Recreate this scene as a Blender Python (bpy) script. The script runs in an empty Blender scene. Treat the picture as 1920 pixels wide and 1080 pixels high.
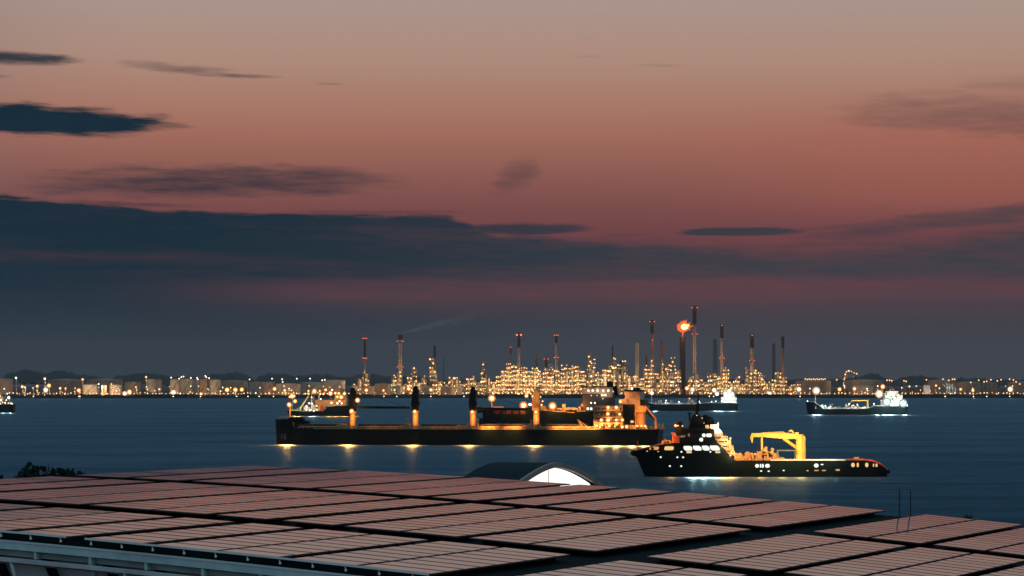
import bpy, bmesh, math, random
from mathutils import Vector, Matrix, noise
R = math.radians
sc = bpy.context.scene
COL = sc.collection

# ------------------------------------------------------------------ camera
FPX = 5333.0                       # focal length in pixels of the 1920 wide photograph (100 mm)
CAMH = 25.0                        # eye height above the sea
HOR = 717.0                        # the sea horizon's row in the photograph
PITCH = math.atan((HOR - 540.0) / FPX)
cd = bpy.data.cameras.new('camera'); cam = bpy.data.objects.new('camera', cd); COL.objects.link(cam)
cd.sensor_width = 36.0; cd.lens = 36.0 * FPX / 1920.0
cd.clip_start = 0.5; cd.clip_end = 40000
cam.location = (0, 0, CAMH); cam.rotation_euler = (math.pi / 2 + PITCH, 0, 0)
sc.camera = cam

# ------------------------------------------------------------------ world: dusk sky
W = bpy.data.worlds.new('World'); sc.world = W; W.use_nodes = True
NT = W.node_tree; NT.nodes.clear()

class S:
    """a socket that can be calculated with: every operation adds a Math node"""
    def __init__(s, nt, sock): s.nt, s.s = nt, sock
    def _op(s, op, *o, clamp=False):
        n = s.nt.nodes.new('ShaderNodeMath'); n.operation = op; n.use_clamp = clamp
        for i, a in enumerate((s,) + o):
            if isinstance(a, S): s.nt.links.new(a.s, n.inputs[i])
            else: n.inputs[i].default_value = a
        return S(s.nt, n.outputs[0])
    def __add__(s, o): return s._op('ADD', o)
    def __sub__(s, o): return s._op('SUBTRACT', o)
    def __mul__(s, o): return s._op('MULTIPLY', o)
    def __truediv__(s, o): return s._op('DIVIDE', o)
    def __rsub__(s, o): return (s * -1.0) + o
    __radd__ = __add__; __rmul__ = __mul__
    def max(s, o): return s._op('MAXIMUM', o)
    def min(s, o): return s._op('MINIMUM', o)
    def clamp(s): return s._op('ADD', 0.0, clamp=True)
    def smooth(s, a, b):            # 0 at a, 1 at b
        n = s.nt.nodes.new('ShaderNodeMapRange'); n.interpolation_type = 'SMOOTHSTEP'
        s.nt.links.new(s.s, n.inputs['Value']); n.inputs['From Min'].default_value = a; n.inputs['From Max'].default_value = b
        return S(s.nt, n.outputs['Result'])

def srgb(r, g, b):
    f = lambda c: (c / 255.0) / 12.92 if c / 255.0 <= 0.04045 else (((c / 255.0) + 0.055) / 1.055) ** 2.4
    return (f(r), f(g), f(b), 1.0)

def ramp(nt, fac, stops, interp='LINEAR'):
    n = nt.nodes.new('ShaderNodeValToRGB'); n.color_ramp.interpolation = interp
    e = n.color_ramp.elements
    while len(e) > 1: e.remove(e[-1])
    e[0].position, e[0].color = stops[0][0], stops[0][1]
    for p, c in stops[1:]:
        k = e.new(p); k.color = c
    nt.links.new(fac.s, n.inputs['Fac'])
    return n.outputs['Color']

def vmix(nt, fac, a, b, mode='MIX'):
    n = nt.nodes.new('ShaderNodeMix'); n.data_type = 'RGBA'; n.blend_type = mode
    if isinstance(fac, S): nt.links.new(fac.s, n.inputs[0])
    else: n.inputs[0].default_value = fac
    for sock, v in ((n.inputs[6], a), (n.inputs[7], b)):
        if isinstance(v, tuple): sock.default_value = v
        else: nt.links.new(v, sock)
    return n.outputs[2]

def combine(nt, x, y, z=0.0):
    n = nt.nodes.new('ShaderNodeCombineXYZ')
    for i, a in enumerate((x, y, z)):
        if isinstance(a, S): nt.links.new(a.s, n.inputs[i])
        else: n.inputs[i].default_value = a
    return n.outputs[0]

def noise_at(nt, vec, scale, detail=4.0, rough=0.55):
    n = nt.nodes.new('ShaderNodeTexNoise'); n.noise_dimensions = '3D'
    nt.links.new(vec, n.inputs['Vector'])
    n.inputs['Scale'].default_value = scale; n.inputs['Detail'].default_value = detail; n.inputs['Roughness'].default_value = rough
    return S(nt, n.outputs['Fac']) - 0.5

def build_sky():
    nt = NT
    tc = nt.nodes.new('ShaderNodeTexCoord'); sp = nt.nodes.new('ShaderNodeSeparateXYZ')
    nrm = nt.nodes.new('ShaderNodeVectorMath'); nrm.operation = 'NORMALIZE'
    nt.links.new(tc.outputs['Generated'], nrm.inputs[0]); nt.links.new(nrm.outputs[0], sp.inputs[0])
    x, y, z = (S(nt, sp.outputs[i]) for i in range(3))
    az = x._op('ARCTAN2', y) * (180 / math.pi)
    el = z._op('ARCSINE') * (180 / math.pi)
    def A(px): return math.degrees(math.atan((px - 960) / FPX))
    def E(py): return math.degrees(math.atan((HOR - py) / FPX))
    # clear dusk gradient, degrees above the horizon
    low = ramp(nt, el / 12.0, [(0.0, srgb(74, 62, 68)), (1.3 / 12, srgb(88, 60, 67)), (2.1 / 12, srgb(104, 61, 68)),
        (3.0 / 12, srgb(113, 66, 69)), (3.5 / 12, srgb(123, 74, 73)), (4.2 / 12, srgb(142, 91, 82)), (4.9 / 12, srgb(161, 106, 91)),
        (5.6 / 12, srgb(170, 122, 105)), (6.5 / 12, srgb(175, 140, 124)), (7.6 / 12, srgb(172, 149, 140)), (9.2 / 12, srgb(156, 145, 146)), (1.0, srgb(118, 130, 146))])
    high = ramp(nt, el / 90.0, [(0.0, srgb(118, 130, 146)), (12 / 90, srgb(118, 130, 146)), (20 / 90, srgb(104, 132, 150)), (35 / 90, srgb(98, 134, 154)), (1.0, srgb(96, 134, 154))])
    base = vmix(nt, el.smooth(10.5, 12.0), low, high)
    side = az.smooth(A(300), A(-500)) * (1.0 - el.smooth(9, 20))
    base = vmix(nt, side * 0.45, base, srgb(96, 92, 104))
    warm = az.smooth(A(1100), A(1800)) * el.smooth(3.0, 3.8) * (1.0 - el.smooth(4.6, 6.0)) * (1.0 - az.smooth(20, 60))
    base = vmix(nt, warm * 0.38, base, srgb(172, 98, 80))
    # clouds
    streak = combine(nt, az * 0.16, el * 1.9)
    n1 = noise_at(nt, streak, 1.0, 5.0, 0.6)
    n2 = noise_at(nt, combine(nt, az * 0.45 + 7.0, el * 3.2), 1.0, 6.0, 0.62)
    n4 = noise_at(nt, combine(nt, az * 0.95 + 3.0, el * 8.5 + az * 0.25), 1.0, 8.0, 0.66)
    n3 = noise_at(nt, combine(nt, az * 0.10 + 31.0, el * 0.9), 1.0, 3.0, 0.5)
    # the long deck: its upper edge and how closed it is, by direction
    span = (az - A(-600)) / (A(2520) - A(-600))
    def at(px): return (A(px) - A(-600)) / (A(2520) - A(-600))
    def g(v): return (v, v, v, 1.0)
    top = S(nt, nt.nodes.new('ShaderNodeRGBToBW').outputs[0])
    nt.links.new(ramp(nt, span, [(0, g(E(350) / 6)), (at(0), g(E(372) / 6)), (at(330), g(E(398) / 6)), (at(840), g(E(404) / 6)), (at(930), g(E(440) / 6)),
        (at(1250), g(E(453) / 6)), (at(1520), g(E(470) / 6)), (at(1760), g(E(452) / 6)), (at(1920), g(E(425) / 6)), (1, g(E(400) / 6))]), top.s.node.inputs[0])
    soft = az.smooth(A(700), A(1700)) * 0.30 + 0.07
    d = (top * 6.0 - el + n4 * 0.30 + n2 * 0.16 + n1 * 0.16 * az.smooth(A(600), A(1900))) / soft
    body = d.smooth(-0.6, 1.0)
    prof = S(nt, nt.nodes.new('ShaderNodeRGBToBW').outputs[0])
    nt.links.new(ramp(nt, el / 4.0, [(0, g(.97)), (1.15 / 4, g(.95)), (1.5 / 4, g(.72)), (1.75 / 4, g(.38)), (1.95 / 4, g(.45)), (2.2 / 4, g(.93)), (2.5 / 4, g(1)), (1, g(1))], 'EASE'), prof.s.node.inputs[0])
    # the deck's thinner lower part, pink showing through towards the right
    lefty = az.smooth(A(750), A(150))
    prof = prof + (1.0 - prof) * lefty * 0.92
    thin = (prof + n4 * (0.5 + az.smooth(A(600), A(1300)) * 0.5) * el.smooth(1.2, 2.0) * (1.0 - lefty * .7) - (1.0 - lefty) * az.smooth(A(700), A(1500)) * 0.14 + n1 * 0.85 * (1.0 - lefty * 0.6) * el.smooth(1.1, 1.7)).clamp()
    gap = (1.0 - ((el - E(484) + n1 * 0.25) / 0.16)._op('ABSOLUTE')).clamp() * az.smooth(A(-400), A(60)) * (1.0 - az.smooth(A(380), A(620)))
    dens = body * thin * (1.0 - gap * (n4 * 1.6 + 0.25).clamp() * 0.55)
    def lens(px, py, rx, ry, slope=0.0, w=0.5, hard=0.35, amt=1.0, wx=0.0, rag=2.2):
        """a cloud bank px,py (centre) rx,ry (half size, in photograph pixels) turned into angles"""
        k = 1 / 93.08
        u = (az - A(px) + n2 * wx) / (rx * k)
        v = (el - E(py) - (az - A(px)) * slope + n2 * (ry * k * w * 2)) / (ry * k)
        u2 = u * u
        e = 1.0 - u2 * u2 * 0.6 - u2 * 0.4 - v * v + n4 * rag
        return e.smooth(0.0, hard + rag * .3) * amt
    cl = [lens(20, 116, 150, 14, -0.02, 0.7, 0.6, .92, 1.0, 1.4), lens(330, 131, 120, 14, -0.07, 1.1, 0.9, .55, 1.5), lens(425, 143, 105, 7, -0.03, 0.9, 0.8, .72, 1.0),
          lens(60, 230, 270, 33, -0.02, 0.5, 0.3, 1.0, 2.0, 1.35), lens(270, 238, 110, 9, -0.03, 1.0, 0.8, .75, 1.2), lens(-60, 150, 95, 6, 0, .8, .9, .5),
          lens(985, 429, 140, 12, 0.01, 0.7, 0.5, .9, 1.0, 1.2), lens(1392, 435, 128, 9.5, 0.0, 0.6, 0.4, .95, 0.8, 1.0), lens(1180, 441, 60, 5, 0, 1, .9, .5),
          lens(400, 343, 390, 40, 0.02, 0.9, 1.1, .92, 1.5, 1.3), lens(600, 322, 130, 16, 0.0, 0.9, 1.0, .55, 1.5, 1.3), lens(972, 325, 50, 34, 0.25, 1.2, 1.2, .55, .8, 1.3),
          lens(1870, 222, 330, 48, -0.04, 1.0, 1.2, .62, 2.0, 1.2), lens(1930, 165, 150, 24, 0, .9, 1.1, .32, 1.5), lens(1800, 415, 340, 24, 0.13, 1.1, 1.1, .85, 1.5, 1.3),
          lens(1240, 122, 55, 3, 0, 1, .9, .25), lens(1100, 104, 40, 3, 0, 1, .9, .18), lens(615, 157, 32, 3, 0, 1, .9, .35), lens(1700, 448, 260, 7, .0, 1, .9, .45, 1.5),
          lens(1520, 462, 240, 6, .02, 1.2, .9, .6, 1.5), lens(1700, 497, 330, 10, .04, 1.2, .9, .6, 1.5), lens(1180, 470, 160, 7, 0, 1.3, .9, .5, 1.5), lens(1560, 428, 150, 5, .08, 1.2, .9, .5, 1.2), lens(200, 385, 200, 5, -.03, 1.2, .9, .6, 1.5),
          lens(700, 398, 190, 5, .0, 1.4, .9, .5, 1.5)]
    tot = dens
    for c in cl: tot = tot.max(c)
    # elsewhere (out of the frame) the same broken cloud goes on
    far = (az._op('ABSOLUTE')).smooth(14, 26) * (n3 * 2.0 + n1).smooth(-0.1, 0.35) * el.smooth(0, 1) * (1.0 - el.smooth(4, 9))
    tot = tot.max(far * 0.9)
    ccol = vmix(nt, az.smooth(A(250), A(1650)), srgb(22, 42, 56), srgb(56, 59, 67))
    ccol = vmix(nt, (1.0 - el.smooth(0.4, 2.4)) * 0.55 + 0.0, ccol, srgb(54, 61, 71))
    ccol = vmix(nt, el.smooth(3.6, 6.0) * az.smooth(A(900), A(1700)) * .75, ccol, srgb(88, 68, 74))
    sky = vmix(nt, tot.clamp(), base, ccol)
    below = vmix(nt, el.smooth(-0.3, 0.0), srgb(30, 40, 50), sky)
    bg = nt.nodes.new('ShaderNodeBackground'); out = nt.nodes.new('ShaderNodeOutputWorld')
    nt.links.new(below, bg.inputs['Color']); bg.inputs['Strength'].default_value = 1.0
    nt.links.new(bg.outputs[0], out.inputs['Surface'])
build_sky()
W.cycles.sampling_method = 'MANUAL'; W.cycles.sample_map_resolution = 1024

sc.view_settings.view_transform = 'Standard'; sc.view_settings.look = 'None'
sc.view_settings.exposure = 0.0; sc.view_settings.gamma = 1.0; sc.view_settings.use_curve_mapping = False
sc.cycles.sample_clamp_indirect = 1.5; sc.cycles.sample_clamp_direct = 0.0
sc.cycles.max_bounces = 5; sc.cycles.diffuse_bounces = 2; sc.cycles.glossy_bounces = 3; sc.cycles.volume_bounces = 1
sc.cycles.caustics_reflective = False; sc.cycles.caustics_refractive = False
sc.cycles.use_denoising = True
try: sc.cycles.denoiser = 'OPENIMAGEDENOISE'
except Exception: pass

# ------------------------------------------------------------------ measuring and tagging
def P(px, py, d):
    """the point of the place seen at pixel px,py of the photograph, d metres ahead"""
    u, v = (px - 960) / FPX, (540 - py) / FPX
    t = d / (math.cos(PITCH) - v * math.sin(PITCH))
    return Vector((u * t, d, CAMH + t * (math.sin(PITCH) + v * math.cos(PITCH))))
def GX(px, d): return P(px, HOR, d).x
def GZ(py, d): return P(960, py, d).z
def PPM(d): return FPX / d
def DWL(py): return CAMH * FPX / (py - HOR)     # how far off a waterline at row py lies

def tag(o, label=None, cat=None, group=None, kind=None):
    if label: o['label'] = label
    if cat: o['category'] = cat
    if group: o['group'] = group
    if kind: o['kind'] = kind
    return o
def empty(name, loc, rz=0.0, label=None, cat=None, group=None):
    o = bpy.data.objects.new(name, None); COL.objects.link(o)
    o.location = loc; o.rotation_euler = (0, 0, rz); o.empty_display_size = 1.0
    return tag(o, label, cat, group)

# ------------------------------------------------------------------ materials
MATS = {}
def mat(name, color, rough=0.6, metal=0.0, spec=0.5, var=0.25, nscale=0.6, bump=0.0, bscale=4.0, stretch=(1, 1, 1)):
    if name in MATS: return MATS[name]
    m = bpy.data.materials.new(name); m.use_nodes = True; nt = m.node_tree
    b = nt.nodes['Principled BSDF']
    b.inputs['Roughness'].default_value = rough; b.inputs['Metallic'].default_value = metal
    b.inputs['Specular IOR Level'].default_value = spec
    tc = nt.nodes.new('ShaderNodeTexCoord'); mp = nt.nodes.new('ShaderNodeMapping')
    mp.inputs['Scale'].default_value = stretch
    nt.links.new(tc.outputs['Object'], mp.inputs[0])
    f = noise_at(nt, mp.outputs[0], nscale, 5.0, 0.6)
    c0 = tuple(max(0, c * (1 - var)) for c in color) + (1,); c1 = tuple(min(1, c * (1 + var)) for c in color) + (1,)
    nt.links.new(ramp(nt, (f + 0.5), [(0.3, c0), (0.7, c1)]), b.inputs['Base Color'])
    if bump:
        bn = nt.nodes.new('ShaderNodeBump'); bn.inputs['Strength'].default_value = bump
        nt.links.new((noise_at(nt, mp.outputs[0], bscale, 4.0) + 0.5).s, bn.inputs['Height']); nt.links.new(bn.outputs[0], b.inputs['Normal'])
    MATS[name] = m; return m
def glow(name, color, strength):
    if name in MATS: return MATS[name]
    m = bpy.data.materials.new(name); m.use_nodes = True; nt = m.node_tree; nt.nodes.clear()
    e = nt.nodes.new('ShaderNodeEmission'); o = nt.nodes.new('ShaderNodeOutputMaterial')
    e.inputs['Color'].default_value = tuple(color) + (1,); e.inputs['Strength'].default_value = strength
    nt.links.new(e.outputs[0], o.inputs['Surface'])
    m.cycles.emission_sampling = 'NONE'
    MATS[name] = m; return m

M = dict(
    hull=mat("hull_paint", (0.0018, 0.0085, 0.0095), 0.6, spec=.12, var=0.4, nscale=0.15),
    hullblue=mat('hull_blue', (0.004, 0.013, 0.016), 0.55, spec=.15, var=0.3, nscale=0.15),
    hullred=mat('hull_red', (0.22, 0.045, 0.03), 0.55, var=0.3, nscale=0.15),
    deck=mat('deck_paint', (0.20, 0.10, 0.06), 0.7, var=0.35, nscale=0.3),
    deckgreen=mat('deck_green', (0.16, 0.24, 0.08), 0.7, var=0.3, nscale=0.3),
    cream=mat('ship_cream', (0.40, 0.29, 0.19), 0.5, var=0.25, nscale=0.3),
    white=mat('ship_white', (0.7, 0.68, 0.62), 0.45, var=0.12, nscale=0.3),
    dark=mat('ship_dark', (0.005, 0.009, 0.010), 0.6, spec=.15, var=0.3),
    buff=mat('crane_buff', (0.50, 0.30, 0.12), 0.5, var=0.2),
    yellow=mat('crane_yellow', (0.72, 0.47, 0.07), 0.45, var=0.15),
    orange=mat('rescue_orange', (0.65, 0.14, 0.03), 0.45, var=0.15),
    gear=mat('deck_gear', (0.38, 0.25, 0.14), 0.6, var=0.4, nscale=0.8),
    steel=mat('plant_steel', (0.20, 0.155, 0.10), 0.55, var=0.35, nscale=0.1),
    steeldark=mat('plant_dark', (0.045, 0.045, 0.045), 0.7, var=0.3, nscale=0.1),
    tank=mat('tank_paint', (0.50, 0.43, 0.33), 0.55, var=0.2, nscale=0.06, stretch=(1, 1, .25)),
    tankwarm=mat('tank_tan', (0.44, 0.30, 0.20), 0.55, var=0.22, nscale=0.06, stretch=(1, 1, .25)),
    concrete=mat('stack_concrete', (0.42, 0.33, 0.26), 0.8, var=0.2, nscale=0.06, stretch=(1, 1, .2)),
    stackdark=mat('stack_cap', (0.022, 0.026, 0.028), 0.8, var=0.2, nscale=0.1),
    rust=mat('stack_rust', (0.26, 0.13, 0.08), 0.8, var=0.25, nscale=0.1),
    pole=mat('pole_metal', (0.2, 0.19, 0.17), 0.5, var=0.2),
    rope=mat('wire', (0.03, 0.03, 0.03), 0.7, var=0.2),
    winframe=mat('dark_glass', (0.01, 0.012, 0.014), 0.15, var=0.2),
)
GL = dict(
    amber=glow('lamp_amber', (1.0, 0.55, 0.22), 4.5),
    warm=glow('lamp_warm', (1.0, 0.58, 0.22), 3.2),
    white=glow('lamp_white', (1.0, 0.84, 0.62), 5.0),
    cool=glow('lamp_cool', (0.86, 1.0, 0.92), 6.0),
    amberdish=glow('halo_amber', (1.0, 0.30, 0.05), .95),  # dish glows: each lamp's halo of light, painted on a disc round the bulb
    warmdish=glow('halo_warm', (1.0, 0.42, 0.11), .75),
    whitedish=glow('halo_white', (1.0, 0.66, 0.38), .75),
    cooldish=glow('halo_cool', (0.62, 0.86, 0.78), .70),
    reddish=glow('halo_red', (1.0, 0.10, 0.04), 1.2),
    flamedish=glow('flame_mantle', (1.0, 0.16, 0.035), 1.1),
    red=glow('beacon_red', (1.0, 0.20, 0.09), 3.5),
    winwhite=glow('window_white', (0.95, 1.0, 0.86), 1.15),
    winwarm=glow('window_warm', (1.0, 0.62, 0.26), 1.0),
    winamber=glow('window_amber', (1.0, 0.45, 0.14), 0.75),
    flame=glow('flare_flame', (1.0, 0.36, 0.10), 8.0),
)
LCOL = dict(amber=(1.0, 0.37, 0.08), warm=(1.0, 0.66, 0.32), white=(1.0, 0.88, 0.70), cool=(0.86, 1.0, 0.94), red=(1.0, .15, .06), flame=(1.0, .4, .15))

# ------------------------------------------------------------------ mesh builder
class MB:
    def __init__(s): s.v, s.f, s.m = [], [], []
    def add(s, vs, fs, mi=0):
        b = len(s.v); s.v += [tuple(p) for p in vs]; s.f += [tuple(b + i for i in f) for f in fs]; s.m += [mi] * len(fs)
        return s
    def box(s, x0, x1, y0, y1, z0, z1, mi=0):
        vs = [(x0, y0, z0), (x1, y0, z0), (x1, y1, z0), (x0, y1, z0), (x0, y0, z1), (x1, y0, z1), (x1, y1, z1), (x0, y1, z1)]
        return s.add(vs, [(0, 3, 2, 1), (4, 5, 6, 7), (0, 1, 5, 4), (1, 2, 6, 5), (2, 3, 7, 6), (3, 0, 4, 7)], mi)
    def prism(s, poly, y0, y1, mi=0):           # polygon in x,z pushed along y
        n = len(poly)
        vs = [(x, y0, z) for x, z in poly] + [(x, y1, z) for x, z in poly]
        fs = [tuple(range(n)), tuple(range(2 * n - 1, n - 1, -1))] + [(i, i + n, (i + 1) % n + n, (i + 1) % n) for i in range(n)]
        return s.add(vs, fs, mi)
    def cyl(s, p0, p1, r0, r1=None, n=8, caps=True, mi=0):
        p0, p1 = Vector(p0), Vector(p1); r1 = r0 if r1 is None else r1
        ax = (p1 - p0).normalized()
        a = ax.cross(Vector((0, 0, 1)) if abs(ax.z) < 0.9 else Vector((1, 0, 0))).normalized(); b = ax.cross(a)
        vs = []
        for p, r in ((p0, r0), (p1, r1)):
            for i in range(n):
                t = 2 * math.pi * i / n
                vs.append(p + a * (r * math.cos(t)) + b * (r * math.sin(t)))
        fs = [(i, (i + 1) % n, (i + 1) % n + n, i + n) for i in range(n)]
        if caps: fs += [tuple(range(n - 1, -1, -1)), tuple(range(n, 2 * n))]
        return s.add(vs, fs, mi)
    def path(s, pts, r, n=6, mi=0):
        for a, b in zip(pts[:-1], pts[1:]): s.cyl(a, b, r, r, n, True, mi)
        return s
    def dome(s, c, r, h, n=16, k=4, mi=0):
        vs, fs = [], []
        for j in range(k):
            t = (math.pi / 2) * j / k
            for i in range(n):
                a = 2 * math.pi * i / n
                vs.append((c[0] + r * math.cos(t) * math.cos(a), c[1] + r * math.cos(t) * math.sin(a), c[2] + h * math.sin(t)))
        vs.append((c[0], c[1], c[2] + h))
        for j in range(k - 1):
            for i in range(n): fs.append((j * n + i, j * n + (i + 1) % n, (j + 1) * n + (i + 1) % n, (j + 1) * n + i))
        for i in range(n): fs.append(((k - 1) * n + i, (k - 1) * n + (i + 1) % n, k * n))
        return s.add(vs, fs, mi)
    def ball(s, c, r, n=8, k=6, mi=0, sz=1.0):
        vs, fs = [], []
        vs.append((c[0], c[1], c[2] - r * sz))
        for j in range(1, k):
            t = -math.pi / 2 + math.pi * j / k
            for i in range(n):
                a = 2 * math.pi * i / n
                vs.append((c[0] + r * math.cos(t) * math.cos(a), c[1] + r * math.cos(t) * math.sin(a), c[2] + r * sz * math.sin(t)))
        vs.append((c[0], c[1], c[2] + r * sz)); L = len(vs) - 1
        for i in range(n): fs.append((0, 1 + (i + 1) % n, 1 + i))
        for j in range(k - 2):
            for i in range(n):
                a, b = 1 + j * n + i, 1 + j * n + (i + 1) % n
                fs.append((a, b, b + n, a + n))
        for i in range(n): fs.append((L, L - n + i, L - n + (i + 1) % n))
        return s.add(vs, fs, mi)
    def rail(s, pts, h, r, post=3.0, n=4, mids=1):
        """a handrail along pts: top bar, middle bar and posts"""
        for a, b in zip(pts[:-1], pts[1:]):
            a, b = Vector(a), Vector(b); L = (b - a).length; k = max(1, int(L / post))
            for q in range(mids + 1):
                hh = h * (q + 1) / (mids + 1)
                s.cyl(a + Vector((0, 0, hh)), b + Vector((0, 0, hh)), r, r, n, False)
            for i in range(k + 1):
                p = a.lerp(b, i / k); s.cyl(p, p + Vector((0, 0, h)), r, r, n, False)
        return s
    def mesh(s, name, mats, smooth=False):
        me = bpy.data.meshes.new(name); me.from_pydata(s.v, [], s.f)
        for m in (mats if isinstance(mats, (list, tuple)) else [mats]): me.materials.append(m)
        if any(s.m): me.polygons.foreach_set('material_index', s.m)
        if smooth: me.polygons.foreach_set('use_smooth', [True] * len(s.f))
        me.update()
        if smooth:
            try: me.set_sharp_from_angle(angle=R(40))
            except Exception: pass
        return me
    def build(s, name, mats, parent=None, smooth=False):
        o = bpy.data.objects.new(name, s.mesh(name, mats, smooth)); COL.objects.link(o)
        if parent is not None: o.parent = parent
        return o
def put(name, me, parent=None, loc=(0, 0, 0), scale=1.0, rz=0.0):
    o = bpy.data.objects.new(name, me); COL.objects.link(o); o.location = loc
    o.scale = (scale,) * 3 if not isinstance(scale, tuple) else scale; o.rotation_euler = (0, 0, rz)
    if parent is not None: o.parent = parent
    return o

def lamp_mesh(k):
    """a floodlight: the bulb and, round it, a glowing disc that paints its halo of light"""
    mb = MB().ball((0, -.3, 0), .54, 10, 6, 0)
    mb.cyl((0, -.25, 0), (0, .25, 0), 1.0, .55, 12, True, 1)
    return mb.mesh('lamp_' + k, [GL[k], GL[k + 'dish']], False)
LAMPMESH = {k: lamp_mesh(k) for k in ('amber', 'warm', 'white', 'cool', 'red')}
def light(kind, loc, watts, parent=None, soft=0.5, spot=None, rot=None):
    ld = bpy.data.lights.new('lamp_light', 'SPOT' if spot else 'POINT'); ld.energy = watts; ld.color = LCOL[kind]; ld.shadow_soft_size = soft
    if spot: ld.spot_size = spot; ld.spot_blend = 0.9
    o = bpy.data.objects.new('lamp_light', ld); COL.objects.link(o); o.location = loc
    if rot: o.rotation_euler = rot
    if parent is not None: o.parent = parent
    return o
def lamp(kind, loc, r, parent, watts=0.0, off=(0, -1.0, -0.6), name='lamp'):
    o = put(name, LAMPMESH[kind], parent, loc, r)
    if watts:
        l = Vector(loc) + Vector(off) * (r * 1.6 + 0.3)
        light(kind, l, watts, parent, 0.4)
    return o
# ------------------------------------------------------------------ the sea
def sea_material():
    m = bpy.data.materials.new('sea_water'); m.use_nodes = True; nt = m.node_tree; nt.nodes.clear()
    g = nt.nodes.new('ShaderNodeNewGeometry')
    def mapped(scale):
        mp = nt.nodes.new('ShaderNodeMapping'); mp.inputs['Scale'].default_value = scale; mp.inputs['Rotation'].default_value = (0, 0, R(9))
        nt.links.new(g.outputs['Position'], mp.inputs[0]); return mp.outputs[0]
    lanes = noise_at(nt, mapped((0.0042, 0.014, 1)), 1.0, 6.0, 0.62)       # wind lanes
    lanes2 = noise_at(nt, mapped((0.022, 0.075, 1)), 1.0, 5.0, 0.6)
    chop = noise_at(nt, mapped((0.10, 0.22, 1)), 1.0, 6.0, 0.62)
    fine = noise_at(nt, mapped((0.9, 1.3, 1)), 1.0, 5.0, 0.6)
    calm = (lanes * 1.3 + lanes2 * 0.6)
    bn = nt.nodes.new('ShaderNodeBump'); bn.inputs['Distance'].default_value = 1.0
    nt.links.new((calm * 0.5 + 0.8).clamp().s, bn.inputs['Strength'])
    nt.links.new((chop * 1.8 + fine * 0.22).s, bn.inputs['Height'])
    gl = nt.nodes.new('ShaderNodeBsdfAnisotropic'); gl.distribution = 'GGX'
    nt.links.new((calm * 0.20 + 0.45).clamp().s, gl.inputs['Roughness'])
    gl.inputs['Color'].default_value = (0.56, 0.86, 1.0, 1); nt.links.new(bn.outputs[0], gl.inputs['Normal'])
    df = nt.nodes.new('ShaderNodeBsdfDiffuse'); df.inputs['Color'].default_value = (0.0012, 0.022, 0.050, 1)
    mx = nt.nodes.new('ShaderNodeMixShader')
    dt = nt.nodes.new('ShaderNodeVectorMath'); dt.operation = 'DOT_PRODUCT'
    nt.links.new(g.outputs['True Normal'], dt.inputs[0]); nt.links.new(g.outputs['Incoming'], dt.inputs[1])
    graze = (1.0 - S(nt, dt.outputs['Value']) / 0.05).clamp()
    rip = noise_at(nt, mapped((0.06, 0.19, 1)), 1.0, 7.0, 0.7)
    nt.links.new((calm * -0.19 + rip * 0.20 + graze * 0.15 + 0.10).clamp().s, mx.inputs[0])      # waves facing the eye mirror only a part
    nt.links.new(df.outputs[0], mx.inputs[1]); nt.links.new(gl.outputs[0], mx.inputs[2])
    o = nt.nodes.new('ShaderNodeOutputMaterial'); nt.links.new(mx.outputs[0], o.inputs['Surface'])
    return m
sea_mb = MB()
sx = [-9000, -4000, -2000, -900, -300, 300, 900, 2000, 4000, 9000]; sy = [-400, 200, 600, 1200, 2400, 4800, 8000, 14000]
sea_mb.add([(x, y, 0) for y in sy for x in sx], [(j * 10 + i, j * 10 + i + 1, j * 10 + i + 11, j * 10 + i + 10) for j in range(7) for i in range(9)])
tag(sea_mb.build('sea', sea_material()), 'dark blue evening strait with faint wind lanes', kind='structure')

# ------------------------------------------------------------------ far shore: land, seawall, wooded hills
DSH = 4460.0; LANDZ = 4.0
random.seed(5)
mg = mat('far_ground', (0.035, 0.032, 0.028), 0.9, var=0.3, nscale=0.02)
land = MB()
xs = [-4200 + 60 * i for i in range(141)]
edge = [(x, DSH + 70 * max(0, min(1, (x + 400) / 1200)) + random.uniform(-4, 4)) for x in xs]
vs = [(x, y + 8, LANDZ) for x, y in edge] + [(x, 13500, LANDZ) for x in xs]
n = len(xs)
land.add(vs, [(i, i + 1, i + 1 + n, i + n) for i in range(n - 1)])
tag(land.build('far_shore_ground', mg), 'flat reclaimed ground of the far shore', kind='structure')
sw = MB(); rows = []
for k, (dy, z) in enumerate([(0, -1.0), (2, 1.2), (5, 3.2), (9, 4.02)]):
    rows.append([(x, y + dy + random.uniform(-1, 1) * (k in (1, 2)), z + (random.uniform(-.6, .6) if k in (1, 2) else 0)) for x, y in edge])
sw.add([p for r_ in rows for p in r_], [(k * n + i, k * n + i + 1, (k + 1) * n + i + 1, (k + 1) * n + i) for k in range(3) for i in range(n - 1)])
tag(sw.build('far_seawall', mat('seawall_rock', (0.02, 0.024, 0.024), 0.9, var=0.4, nscale=0.2)), 'dark rock revetment along the far shore', kind='structure')

def shore_y(x): return DSH + 70 * max(0, min(1, (x + 400) / 1200))
# scrub on the revetment
scr = MB()
for i in range(2600):
    x = random.uniform(-950, 1000); y = shore_y(x) + random.uniform(6, 26); r = random.uniform(1.0, 2.4) * (1.35 if math.sin(x * .02) + math.sin(x * .047 + 2) > 0 else .8)
    scr.ball((x, y, LANDZ + r * 0.15), r, 5, 3, 0, 0.75)
tag(scr.build('shore_scrub', mat('scrub_leaves', (0.02, 0.032, 0.024), 0.9, var=.4)), 'dark scrub growing along the top of the seawall', kind='stuff')

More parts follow.
